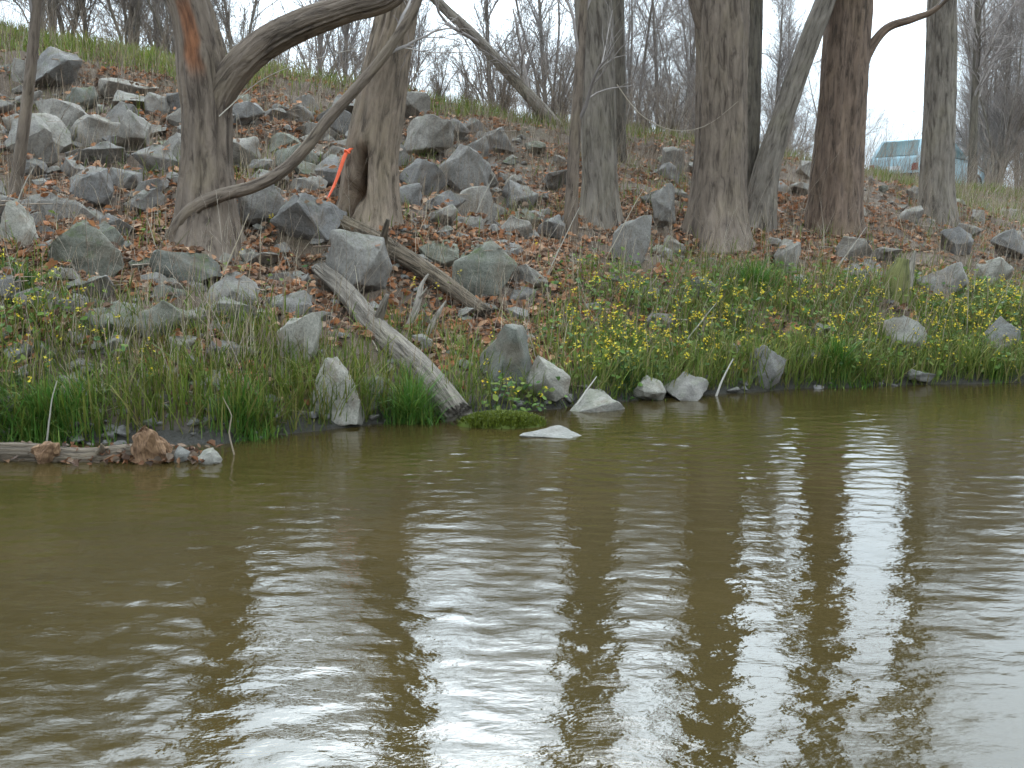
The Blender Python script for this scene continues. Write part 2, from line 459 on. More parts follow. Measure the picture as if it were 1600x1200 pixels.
def trunk_mesh(name, pts, mat, S=30, step=0.05, seed=0, flare=0.0, furrow=0.05, ridge=0.0, jag=0.0, dent=None, scar=None, cap=True):
    """bark-furrowed tapering stem; dent = (z, angle, dz, dang, depth) hollow; scar = (z0, z1, angle, dang, colour)"""
    p = smooth_path(pts, step)
    P, r = p[:, :3], p[:, 3]
    v, q = tubes(P[None], r[None], S)
    K = len(P)
    v = v.reshape(K, S, 3)
    c = P[:, None, :]
    d = v - c
    th = np.arange(S) * 2 * math.pi / S
    s = np.cumsum(np.r_[0, np.linalg.norm(np.diff(P, axis=0), axis=1)])
    TH, SS = np.meshgrid(th, s)
    rad = r[:, None]
    fx = np.cos(TH) * 3.2 + seed * 7.3; fy = np.sin(TH) * 3.2 + SS * 0.55
    mul = 1 + furrow * 2.8 * (fbm(fx * 1.6, fy * 1.2, seed, 3) - 0.5) + furrow * 1.6 * (vnoise(np.cos(TH) * 9 + SS * 0.5, np.sin(TH) * 9 + SS * 0.35 + seed, seed + 3) - 0.5)
    mul += 0.10 * (vnoise(np.cos(TH) * 1.1 + 5, np.sin(TH) * 1.1 + SS * 0.8, seed + 9) - 0.5)
    if ridge:
        wob = 0.35 * vnoise(SS * 1.4 + seed, TH * 0 + 2, seed + 4)
        rn = vnoise(np.cos(TH + wob) * 13 + seed, np.sin(TH + wob) * 13 + SS * 0.9, seed + 31)
        mul += ridge * (1.0 - 2.2 * np.abs(rn - 0.5) * 2) * 0.5
    if flare:
        lob = 0.25 + 1.5 * vnoise(np.cos(TH) * 1.9 + 3, np.sin(TH) * 1.9 + seed, seed + 21) ** 1.4
        mul += flare * 1.0 * lob * np.exp(-SS / 0.30)
    tint = np.ones((K, S, 3))
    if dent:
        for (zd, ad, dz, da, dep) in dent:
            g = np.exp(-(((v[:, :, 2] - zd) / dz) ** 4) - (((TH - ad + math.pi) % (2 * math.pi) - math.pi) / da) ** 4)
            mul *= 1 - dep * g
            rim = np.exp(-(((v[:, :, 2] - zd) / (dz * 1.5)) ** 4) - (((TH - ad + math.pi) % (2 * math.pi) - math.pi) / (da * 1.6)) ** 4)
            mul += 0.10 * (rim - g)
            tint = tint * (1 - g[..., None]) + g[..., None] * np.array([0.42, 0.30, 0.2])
    if scar:
        for (z0, z1, a0, da, colr) in scar:
            wob = 0.25 * (vnoise(v[:, :, 2] * 6, v[:, :, 2] * 0, 33) - 0.5)
            g = np.exp(-(((v[:, :, 2] - (z0 + z1) / 2) / ((z1 - z0) / 2)) ** 6) - (((TH - a0 + wob + math.pi) % (2 * math.pi) - math.pi) / da) ** 6)
            mul *= 1 - 0.12 * g
            tint = tint * (1 - g[..., None]) + g[..., None] * np.array(colr)
    v = c + d * mul[..., None]
    if jag:
        ax = P[-1] - P[0]; ax = ax / np.linalg.norm(ax)
        jr = np.random.default_rng(seed + 77)
        for kk in range(3):
            v[-1 - kk] += ax * (jr.uniform(-1, 1, (S, 1)) * jag * (1 - kk / 3)); v[kk] += ax * (jr.uniform(-1, 1, (S, 1)) * jag * (1 - kk / 3))
    verts = v.reshape(-1, 3); tn = tint.reshape(-1, 3)
    tri = None
    if cap:
        n0 = len(verts)
        verts = np.vstack([verts, P[0], P[-1]]); tn = np.vstack([tn, [0.8] * 3, [1.1] * 3])
        a = np.arange(S); b = np.roll(a, -1)
        top = (K - 1) * S
        tri = np.vstack([np.stack([b, a, np.full(S, n0)], -1), np.stack([top + a, top + b, np.full(S, n0 + 1)], -1)])
    gr = np.stack([np.cos(TH) * rad.mean() + seed * 3.7, np.sin(TH) * rad.mean() + seed * 1.3, SS], -1).reshape(-1, 3)
    if cap: gr = np.vstack([gr, gr[:1], gr[-1:]])
    return make_mesh(name, verts, quads=q, tris=tri, mat=mat, tint=tn, grain=gr)

def spawn(rg, P, Rr, n, length, ang, trange, ratio, K, up=0.15, wig=0.12, minr=0.002, droop=0.0):
    """n child polylines grown from random places on the parents"""
    Np, Kp = P.shape[:2]
    w = np.linalg.norm(np.diff(P, axis=1), axis=2).sum(1)
    par = rg.choice(Np, n, p=w / w.sum())
    t = rg.uniform(trange[0], trange[1], n) * (Kp - 1)
    i = np.minimum(t.astype(int), Kp - 2); f = (t - i)[:, None]
    base = P[par, i] * (1 - f) + P[par, i + 1] * f
    br = Rr[par, i] * (1 - f[:, 0]) + Rr[par, i + 1] * f[:, 0]
    d = P[par, i + 1] - P[par, i]; d /= np.linalg.norm(d, axis=1, keepdims=True) + 1e-9
    rnd = rg.normal(size=(n, 3)); side = rnd - (rnd * d).sum(1, keepdims=True) * d
    side /= np.linalg.norm(side, axis=1, keepdims=True) + 1e-9
    a = rg.uniform(ang[0], ang[1], n)[:, None]
    d = d * np.cos(a) + side * np.sin(a); d[:, 2] += up
    d /= np.linalg.norm(d, axis=1, keepdims=True)
    ln = rg.uniform(length[0], length[1], n) * (1 - 0.45 * t / (Kp - 1))
    out = [base]; cur = base; dd = d
    for k in range(1, K):
        dd = dd + rg.normal(size=(n, 3)) * wig; dd[:, 2] += 0.06 * up - droop
        dd /= np.linalg.norm(dd, axis=1, keepdims=True)
        cur = cur + dd * (ln / (K - 1))[:, None]; out.append(cur)
    C_ = np.stack(out, 1)
    r0 = np.maximum(br * ratio, minr)
    rr = r0[:, None] * np.linspace(1, 0.35, K)[None]
    return C_, np.maximum(rr, minr * 0.6)

def merge(parts):
    vs, qs, n = [], [], 0
    for v, q in parts:
        vs.append(v); qs.append(q + n); n += len(v)
    return np.vstack(vs), np.vstack(qs)

def crown_mesh(name, seed, stems, counts, lens, mat_tints, up=(0.5, 0.3, 0.15), start=0.35, minr=0.0022, droop=0.0, sides=(7, 4, 3), ang=((0.4, 1.0), (0.4, 1.1), (0.3, 1.0))):
    """branches, branchlets and twigs grown from the stems (lists of (x, y, z, r))"""
    rg = np.random.default_rng(seed)
    K0 = 14
    Ps, Rs = [], []
    for st in stems:
        p = smooth_path(st, 0.1); idx = np.linspace(0, len(p) - 1, K0)
        q = np.stack([np.interp(idx, np.arange(len(p)), p[:, c]) for c in range(4)], -1)
        Ps.append(q[:, :3]); Rs.append(q[:, 3])
    P0, R0 = np.stack(Ps), np.stack(Rs)
    parts, tn = [], []
    P, Rr = P0, R0
    for lv, (n, ln) in enumerate(zip(counts, lens)):
        K = (9, 6, 4)[lv]
        P, Rr = spawn(rg, P, Rr, n, ln, ang[lv], (start if lv == 0 else 0.2, 0.98), (0.4, 0.5, 0.6)[lv], K, up=up[lv], wig=(0.14, 0.16, 0.2)[lv], minr=minr * (3, 1.7, 1)[lv], droop=droop)
        v, q = tubes(P, Rr, sides[lv]); parts.append((v, q))
        tn.append(np.repeat(np.array(mat_tints)[rg.integers(0, len(mat_tints), n)] * rg.uniform(0.75, 1.2, (n, 1)), K * sides[lv], 0))
    v, q = merge(parts)
    return make_mesh(name, v, quads=q, mat=M['twig'], tint=np.vstack(tn))

TW_GREY = [(0.30, 0.26, 0.235), (0.36, 0.315, 0.285), (0.24, 0.205, 0.185)]
TW_BROWN = [(0.25, 0.20, 0.165), (0.20, 0.165, 0.14), (0.30, 0.25, 0.21)]

def tree(name, label, base, stems, mat, crown=None, group=None, cat='tree', cr_seed=0):
    """stems: list of (part name, points, trunk_mesh keywords); crown: crown_mesh keywords"""
    root = empty(name, base)
    tag(root, label, cat, group)
    inv = -np.array(base)
    sh = lambda pts: [(x + inv[0], y + inv[1], z + inv[2], r) for x, y, z, r in pts]
    for part, pts, kw in stems:
        kw = dict(kw)
        for key in ('dent', 'scar'):
            if kw.get(key):
                if key == 'dent': kw[key] = [(a - base[2], b, c, d, e) for a, b, c, d, e in kw[key]]
                else: kw[key] = [(a - base[2], b - base[2], c, d, e) for a, b, c, d, e in kw[key]]
        link(part, trunk_mesh(part, sh(pts), mat, **kw), root)
    if crown:
        link('crown', crown_mesh('crown', cr_seed, [sh(p) for _, p, _ in stems], **crown), root)
    return root

# ------------------------------------------------------------------ trees on the bank
# stem paths in metres: (x, y, z, radius)
def up(pts, *more):
    return list(pts) + list(more)

CR = dict(counts=(26, 190, 900), lens=((1.2, 2.8), (0.5, 1.4), (0.25, 0.7)), mat_tints=TW_GREY, start=0.5, droop=.035)

T1a = [(-3.42, 11.54, 1.30, .40), (-3.40, 11.54, 1.85, .332), (-3.38, 11.54, 2.41, .281), (-3.36, 11.54, 2.89, .267), (-3.39, 11.54, 3.3, .27), (-3.43, 11.54, 3.71, .235), (-3.52, 11.56, 4.11, .215), (-3.82, 11.6, 4.9, .19), (-4.4, 11.7, 6.4, .15), (-4.6, 11.8, 8.2, .09), (-4.6, 11.9, 9.6, .03)]
T1b = [(-3.37, 11.54, 2.45, .15), (-3.30, 11.52, 2.85, .19), (-3.12, 11.5, 3.22, .19), (-2.74, 11.46, 3.58, .185), (-2.28, 11.42, 3.82, .175), (-1.8, 11.4, 3.98, .16), (-1.30, 11.4, 4.13, .15), (-1.12, 11.4, 4.5, .125), (-1.2, 11.5, 5.3, .09), (-1.5, 11.6, 6.8, .05), (-1.6, 11.7, 8.0, .02)]
tree('forked_tree', 'leftmost thick grey trunk, forked low with a heavy limb bending to the right', (-3.42, 11.54, 1.5),
     [('trunk', T1a, dict(S=96, step=.035, seed=1, flare=.42, furrow=.08, ridge=.07, scar=[(3.3, 4.1, 4.75, .36, (1.35, .72, .42))])),
      ('limb', [(x, y, z, r * .88) for x, y, z, r in T1b], dict(S=64, step=.04, seed=2, furrow=.08, ridge=.06))], M['bark_brown'], dict(CR, counts=(18, 120, 480), start=.6), cr_seed=11)

T2a = [(-1.78, 12.7, 1.50, .40), (-1.74, 12.7, 1.97, .349), (-1.71, 12.7, 2.5, .318), (-1.62, 12.7, 3.03, .300), (-1.49, 12.7, 3.71, .256), (-1.36, 12.7, 4.37, .23), (-1.42, 12.72, 5.1, .21), (-1.85, 12.8, 6.3, .19), (-2.15, 12.8, 8.4, .11), (-2.2, 12.9, 9.8, .03)]
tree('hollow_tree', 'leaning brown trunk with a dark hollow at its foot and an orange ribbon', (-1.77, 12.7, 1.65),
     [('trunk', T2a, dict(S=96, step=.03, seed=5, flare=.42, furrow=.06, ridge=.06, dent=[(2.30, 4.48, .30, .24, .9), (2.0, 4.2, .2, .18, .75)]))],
     M['bark_tan'], dict(CR, counts=(16, 110, 420), start=.6), cr_seed=12)

T3a = [(1.3, 15.27, 1.5, .33), (1.29, 15.27, 2.24, .262), (1.26, 15.27, 3.16, .262), (1.22, 15.27, 4.06, .268), (1.17, 15.27, 4.95, .262), (1.05, 15.27, 5.99, .24), (.88, 15.3, 7.6, .19), (.8, 15.4, 9.6, .1), (.8, 15.5, 11, .03)]
tree('grey_tree', 'pale grey straight trunk in the middle of the slope', (1.3, 15.27, 1.7),
     [('trunk', T3a, dict(S=84, step=.04, seed=7, flare=.45, furrow=.05, ridge=.06))], M['bark_grey'], CR, cr_seed=13)

T3b = [(1.98, 19.49, 2.8, .15), (1.97, 19.49, 4.2, .134), (1.92, 19.49, 5.9, .132), (1.88, 19.49, 7.02, .12), (1.8, 19.5, 9, .07), (1.8, 19.5, 10.4, .02)]
tree('slender_tree', 'slender dark trunk just right of the pale grey trunk, farther up the slope', (1.98, 19.49, 3.0),
     [('trunk', T3b, dict(S=20, step=.08, seed=8, flare=.3))], M['bark_dark'], CR, cr_seed=14)

T3c = [(.79, 14.15, 1.4, .10), (.83, 14.15, 2.45, .084), (.90, 14.15, 3.71, .068), (.95, 14.15, 4.7, .055), (.97, 14.15, 5.34, .044), (1.0, 14.2, 6.8, .015)]
tree('sapling', 'thin brown sapling close to the left side of the pale grey trunk', (.79, 14.15, 1.55),
     [('trunk', T3c, dict(S=16, step=.08, seed=9, flare=.3))], M['bark_brown'], dict(CR, counts=(10, 60, 260), start=.3), cr_seed=15)

T4a = [(3.03, 15.29, 1.35, .47), (3.03, 15.29, 2.06, .392), (3.05, 15.29, 2.98, .354), (3.03, 15.29, 4.07, .352), (3.02, 15.29, 4.69, .36), (3.03, 15.29, 5.48, .31), (3.04, 15.29, 6.26, .268), (3.1, 15.3, 8, .18), (3.1, 15.4, 10, .09), (3.1, 15.5, 11.2, .03)]
T4f = [(2.92, 15.29, 4.25, .12), (2.84, 15.28, 4.5, .14), (2.71, 15.27, 4.75, .12), (2.58, 15.25, 5.13, .096), (2.46, 15.2, 5.74, .076), (2.3, 15.1, 7.0, .05), (2.1, 15.0, 8.4, .02)]
tree('clump_tree', 'thickest trunk right of centre, with a small fork near the top of the picture', (3.03, 15.29, 1.55),
     [('trunk', T4a, dict(S=96, step=.04, seed=10, flare=.5, furrow=.07, ridge=.07)), ('limb', T4f, dict(S=18, step=.06, seed=11))], M['bark_brown'], CR, cr_seed=16)
T4b = [(3.69, 16.6, 1.7, .24), (3.71, 16.6, 2.51, .205), (3.73, 16.6, 3.8, .187), (3.72, 16.6, 5.25, .176), (3.71, 16.6, 6.39, .156), (3.7, 16.6, 8.4, .1), (3.7, 16.6, 10.4, .03)]
tree('dark_tree', 'dark upright trunk touching the thickest trunk on its right', (3.69, 16.6, 1.85),
     [('trunk', T4b, dict(S=56, step=.05, seed=12, flare=.4, ridge=.06))], M['bark_dark'], CR, cr_seed=17)
T4c = [(3.85, 16.3, 1.6, .25), (3.98, 16.3, 2.59, .204), (4.16, 16.3, 3.27, .173), (4.39, 16.3, 4.04, .163), (4.62, 16.3, 4.71, .16), (4.79, 16.3, 5.18, .15), (5.06, 16.3, 6.11, .122), (5.6, 16.4, 7.8, .07), (6.0, 16.4, 9.2, .02)]
tree('leaning_tree', 'trunk leaning to the right out of the clump, toward the reddish trunk', (3.85, 16.3, 1.8),
     [('trunk', T4c, dict(S=56, step=.05, seed=13, flare=.45, ridge=.06))], M['bark_grey'], CR, cr_seed=18)

T5a = [(5.23, 16.9, 1.4, .48), (5.24, 16.9, 2.32, .405), (5.28, 16.9, 3.34, .37), (5.32, 16.9, 4.34, .359), (5.35, 16.9, 5.32, .345), (5.36, 16.9, 6.47, .306), (5.4, 17, 8.4, .2), (5.4, 17.1, 10.4, .09), (5.4, 17.2, 11.6, .03)]
T5l = [(5.42, 16.88, 3.75, .10), (5.5, 16.85, 4.0, .13), (5.64, 16.8, 4.48, .115), (5.9, 16.75, 4.85, .095), (6.3, 16.7, 4.99, .08), (6.65, 16.65, 5.15, .06), (7.1, 16.6, 5.7, .04), (7.4, 16.5, 6.6, .015)]
tree('reddish_tree', 'reddish brown trunk left of the car with a thin limb curving right', (5.23, 16.9, 1.6),
     [('trunk', T5a, dict(S=96, step=.04, seed=14, flare=.45, furrow=.06, ridge=.07)), ('limb', [(x, y, z, r * .7) for x, y, z, r in T5l], dict(S=16, step=.06, seed=15))], M['bark_red'], CR, cr_seed=19)
T6a = [(7.75, 18.85, 1.65, .33), (7.69, 18.85, 2.53, .29), (7.67, 18.85, 3.77, .271), (7.63, 18.85, 5.1, .247), (7.61, 18.85, 5.76, .236), (7.65, 18.85, 7.05, .212), (7.75, 18.9, 9.2, .14), (7.75, 19, 11, .03)]
tree('straight_tree', 'straight grey trunk standing in front of the parked car', (7.75, 18.85, 1.8),
     [('trunk', T6a, dict(S=72, step=.045, seed=16, flare=.42, furrow=.05, ridge=.06))], M['bark_grey'], CR, cr_seed=20)
T7a = [(13.36, 30.2, 2.8, .135), (13.28, 30.2, 4.76, .115), (13.25, 30.2, 6.53, .103), (13.21, 30.2, 8.28, .094), (13.25, 30.2, 9.31, .075), (13.3, 30.2, 11, .03)]
tree('roadside_tree', 'thin dark trunk at the roadside just right of the parked car', (13.36, 30.2, 2.95),
     [('trunk', T7a, dict(S=16, step=.1, seed=17, flare=.3))], M['bark_dark'], dict(CR, counts=(26, 200, 1100), start=.3, minr=.003), cr_seed=21)
TS = [(-5.57, 11.5, 1.65, .075), (-5.42, 11.5, 2.41, .066), (-5.26, 11.5, 3.23, .058), (-5.12, 11.5, 4.1, .05), (-5.04, 11.5, 4.75, .04), (-4.9, 11.5, 6.2, .015)]
tree('bare_sapling', 'thin leaning bare sapling near the left edge of the picture', (-5.57, 11.5, 1.78),
     [('trunk', TS, dict(S=14, step=.08, seed=18, flare=.3))], M['bark_brown'], dict(CR, counts=(9, 50, 200), start=.45), cr_seed=22)
TL = [(1.37, 21.3, 3.3, .215), (.67, 21.3, 4.1, .19), (-.08, 21.3, 4.9, .17), (-.77, 21.3, 5.63, .155), (-1.41, 21.3, 6.21, .14), (-1.91, 21.3, 6.8, .12), (-2.6, 21.3, 8, .07), (-3.0, 21.3, 9, .02)]
tree('slanting_tree', 'trunk slanting steeply up to the left at the top of the bank', (1.37, 21.3, 3.5),
     [('trunk', [(x, y, z, r * .68) for x, y, z, r in TL], dict(S=20, step=.08, seed=19, flare=.2))], M['bark_grey'], dict(CR, counts=(16, 120, 600), start=.2), cr_seed=23)

# bent leaning branch in front of the hollow tree
BB = [(-3.72, 11.28, 1.55, .098), (-3.48, 11.22, 1.84, .094), (-3.16, 11.18, 2.0, .088), (-2.78, 11.15, 2.10, .081), (-2.46, 11.15, 2.26, .078), (-2.21, 11.15, 2.49, .074), (-1.96, 11.18, 2.8, .071), (-1.65, 11.2, 3.13, .067), (-1.37, 11.25, 3.46, .067), (-1.14, 11.3, 3.79, .064), (-1.0, 11.3, 4.05, .06), (-.88, 11.3, 4.6, .045), (-.95, 11.3, 5.3, .028), (-1.1, 11.3, 5.9, .012)]
tree('bent_branch', 'long bent grey branch rising from the forked tree across the hollow tree', (-3.72, 11.28, 1.65),
     [('stem', [(x, y, z, r * .82) for x, y, z, r in BB], dict(S=20, step=.04, seed=20, furrow=.05))], M['bark_brown'], dict(CR, counts=(7, 40, 160), start=.5), cat='branch', cr_seed=24)

# bare trees and shrubs in the tangle behind the crest
def bare_tree_parts(seed, h, stems_n, spread, counts, tints, minr):
    rg = np.random.default_rng(seed)
    stems = []
    for s in range(stems_n):
        a = rg.uniform(0, 6.28); sp = spread * rg.uniform(.3, 1)
        pts = []
        hh = h * rg.uniform(.75, 1.0)
        for k in range(6):
            f = k / 5
            pts.append((math.cos(a) * sp * f ** 1.3 + rg.normal(0, .05) * f, math.sin(a) * sp * f ** 1.3 + rg.normal(0, .05) * f, hh * f - .2 * (k == 0), (.02 + .0075 * h) * (1 - f) ** .8 * (1 if stems_n == 1 else .6) + .007))
        stems.append(pts)
    tr = trunk_mesh('trunk', stems[0], M['bark_grey'], S=10, step=.25, seed=seed, flare=.2)
    trs = [tr] + [trunk_mesh('stem', st, M['bark_grey'], S=9, step=.25, seed=seed + i + 1, flare=.2) for i, st in enumerate(stems[1:])]
    cr = crown_mesh('crown', seed, stems, counts, ((h * .18, h * .42), (h * .09, h * .2), (h * .04, h * .10)), tints, start=.06, minr=minr, sides=(5, 3, 3))
    return trs, cr
PROTO = [bare_tree_parts(101, 8.5, 1, .8, (40, 560, 4600), TW_GREY, .0026),
         bare_tree_parts(102, 6.5, 3, 1.6, (44, 560, 4600), TW_BROWN, .0026),
         bare_tree_parts(103, 9.5, 2, 1.4, (44, 580, 4800), TW_GREY, .0026),
         bare_tree_parts(104, 4.2, 5, 1.5, (60, 560, 3600), TW_BROWN, .003),
         bare_tree_parts(105, 3.0, 6, 1.2, (60, 520, 3000), TW_BROWN, .003)]
def bare_tree(x, y, k, rz, s, name, label, group):
    trs, cr = PROTO[k]
    root = empty(name, (x, y, float(height(x, y)) - .05))
    root.rotation_euler = (0, 0, rz); root.scale = (s, s, s)
    tag(root, label, 'shrub' if name.endswith('shrub') else 'tree', group)
    for i, t in enumerate(trs): link('trunk' if i == 0 else 'stem', t, root)
    link('crown', cr, root)
    return root
BG = [(-4.2, 26.5, 0, 1.0, .75), (.9, 27.5, 0, 3.6, .8), (3.1, 28, 2, .5, .75), (5.2, 29, 0, 5.0, .8), (8.4, 33.5, 0, 1.5, .8), (10.2, 38.5, 0, 4.5, .9), (7.6, 44, 0, .6, 1.1), (10.6, 52, 2, 2.1, 1.2), (14.2, 46, 1, 3.7, 1.2), (-16, 30, 2, 1.3, 1.2), (-12.6, 29, 1, 4.3, 1.3), (-10.6, 26.5, 2, 2.3, .9), (-7.4, 28.5, 1, 3.3, 1.1), (3.6, 31, 1, 1.7, 1.1), (5.6, 34.5, 1, 4.0, 1.1), (21, 42, 1, 1.1, 1.3), (17.0, 33.4, 2, 1.9, .9), (16.6, 36.5, 0, 3.0, 1.1), (-13.5, 25.5, 2, .3, 1.0), (-11.0, 24.6, 1, 1.2, 1.1), (-9.2, 27.5, 0, 2.0, 1.0), (-5.5, 30, 0, .8, 1.0), (-3.2, 33, 2, 1.9, 1.0), (-.6, 31.5, 0, 2.7, 1.0),
      (1.2, 33.5, 1, .2, 1.2), (2.6, 35, 2, 2.2, 1.05), (4.6, 33, 0, 4.2, .9), (6.4, 37, 2, 1.1, 1.0), (9.3, 40, 1, 2.9, 1.1), (17.5, 38, 2, 3.3, 1.0), (16.2, 34.8, 0, 5.1, 1.0), (19.5, 44, 2, .9, 1.15), (15.2, 32.6, 1, 5.8, 1.0), (23, 50, 2, 2.4, 1.2), (18.2, 37.5, 1, .4, 1.1)]
for (x, y, k, rz, s) in BG:
    ax = x / y
    for lim, where in ((-.42, 'at the far left behind the thin sapling'), (-.28, 'in the dark tangle just left of the forked tree'), (-.12, 'in the gap between the forked tree and the hollow tree'),
                       (.075, 'in the gap between the hollow tree and the pale grey trunk'), (.175, 'in the gap between the pale grey trunk and the thickest trunk'), (.30, 'against the sky around the leaning trunk'),
                       (.42, 'against the open sky by the straight trunk and the car'), (9, 'in the grey tangle right of the parked car')):
        if ax < lim: break
    lab, g = 'bare tree ' + where, 'bare trees ' + where
    bare_tree(x, y, k, rz, s, 'bare_tree', lab, g)
SH = [(-.9, 22.3, 4, .7, .42), (.5, 22.4, 4, 1.7, .45), (1.6, 22.7, 4, 2.7, .4), (2.9, 23.2, 4, 3.9, .42), (4.4, 23.8, 4, 5.5, .4), (-12.3, 24.5, 3, 3.5, 1.3), (-10.4, 24.8, 3, 1.1, 1.3), (-8.9, 25, 3, 2.6, 1.2), (-7.4, 24.6, 3, 4.6, 1.0), (-14.3, 24, 3, 1.6, 1.2), (-6.0, 23.4, 4, 2.0, .7), (-3.4, 23.2, 4, 5.0, .5), (-13.2, 22.6, 3, .5, 1.0), (-11.4, 22.9, 3, 2.1, 1.1), (-9.8, 22.5, 3, 4.0, 1.0), (-8.3, 22.8, 3, 5.1, .9), (-7.2, 22.4, 4, .4, .9), (-4.9, 22.6, 4, 1.4, .5),
      (-1.6, 22.7, 4, 2.5, .5), (-.2, 23, 4, 3.1, .6), (1.0, 23, 4, 4.2, .65), (2.2, 23.4, 4, .1, .55), (3.6, 23.8, 4, 1.9, .5), (15.0, 30.4, 4, 4.9, .7), (17.1, 33.5, 4, .9, .8)]
for (x, y, k, rz, s) in SH:
    ax = x / y
    for lim, where in ((-.44, 'on the bank top at the far left'), (-.30, 'on the bank top just left of the forked tree'), (-.12, 'on the bank top between forked tree and hollow tree'),
                       (.075, 'on the bank top between hollow tree and pale grey trunk'), (.30, 'on the bank top around the thickest trunk'), (9, 'on the bank top right of the car')):
        if ax < lim: break
    lab, g = 'leafless brown shrub ' + where, 'shrubs ' + where
    bare_tree(x, y, k, rz, s, 'bare_shrub', lab, g)

# ------------------------------------------------------------------ rocks
def rock_mesh(name, seed, mat, dims=(1, 1, 1), pts=13, shape=None, cuts=3, rough=0.045):
    """angular broken stone: hull of scattered points, edges worn, surface pitted; unit size, base below z = 0"""
    rg = random.Random(seed)
    bm = bmesh.new()
    if shape is None:
        for _ in range(pts):
            d = Vector((rg.gauss(0, 1), rg.gauss(0, 1), rg.gauss(0, 1))).normalized()
            d = d * rg.uniform(.82, 1.08)
            bm.verts.new((d.x * .5, d.y * .5, d.z * .5))
    else:
        for p in shape: bm.verts.new(p)
    bmesh.ops.convex_hull(bm, input=bm.verts)
    for v in [v for v in bm.verts if not v.link_faces]: bm.verts.remove(v)
    bmesh.ops.dissolve_limit(bm, angle_limit=R(14), verts=bm.verts, edges=bm.edges)
    bmesh.ops.bevel(bm, geom=list(bm.edges), offset=.014, segments=1, profile=.6, affect='EDGES', clamp_overlap=True)
    bmesh.ops.triangulate(bm, faces=bm.faces)
    for _ in range(cuts):
        es = [e for e in bm.edges if e.calc_length() > .10]
        if not es: break
        bmesh.ops.subdivide_edges(bm, edges=es, cuts=1)
        bmesh.ops.triangulate(bm, faces=[f for f in bm.faces if len(f.verts) > 3])
    off = Vector((seed * 3.1, seed * 1.7, seed * .9))
    bm.normal_update()
    for v in bm.verts:
        n1 = mnoise.noise(v.co * 2.6 + off); n2 = mnoise.noise(v.co * 7 + off); n3 = abs(mnoise.noise(v.co * 4.2 - off))
        v.co += v.normal * (rough * (.75 * n1 + .6 * n2 - .7 * n3))
    for v in bm.verts: v.co = Vector((v.co.x * dims[0], v.co.y * dims[1], v.co.z * dims[2]))
    bm.normal_update()
    for f in bm.faces: f.smooth = True
    for e in bm.edges:
        if len(e.link_faces) == 2 and e.calc_face_angle(0) > R(24): e.smooth = False
    me = bpy.data.meshes.new(name); bm.to_mesh(me); bm.free()
    me.materials.append(mat)
    return me

ROCKS_AT = []        # (x, y, radius) of stones already placed
TREES_AT = [(-3.42, 11.54, .5), (-1.76, 12.7, .5), (1.3, 15.27, .45), (3.03, 15.29, .6), (3.69, 16.6, .35), (3.85, 16.3, .35), (5.23, 16.9, .6), (7.75, 18.85, .45)]
ROCK_OBJ = []
def put_rock(name, me, x, y, size, rot, label, cat, group=None, sink=.28, z=None):
    zz = float(height(x, y)) if z is None else z
    o = link(name, me)
    o.scale = size
    o.rotation_euler = rot
    o.location = (x, y, zz + size[2] * (.5 - sink))
    tag(o, label, cat, group)
    ROCKS_AT.append((x, y, max(size[0], size[1]) * .5)); ROCK_OBJ.append(o)
    return o

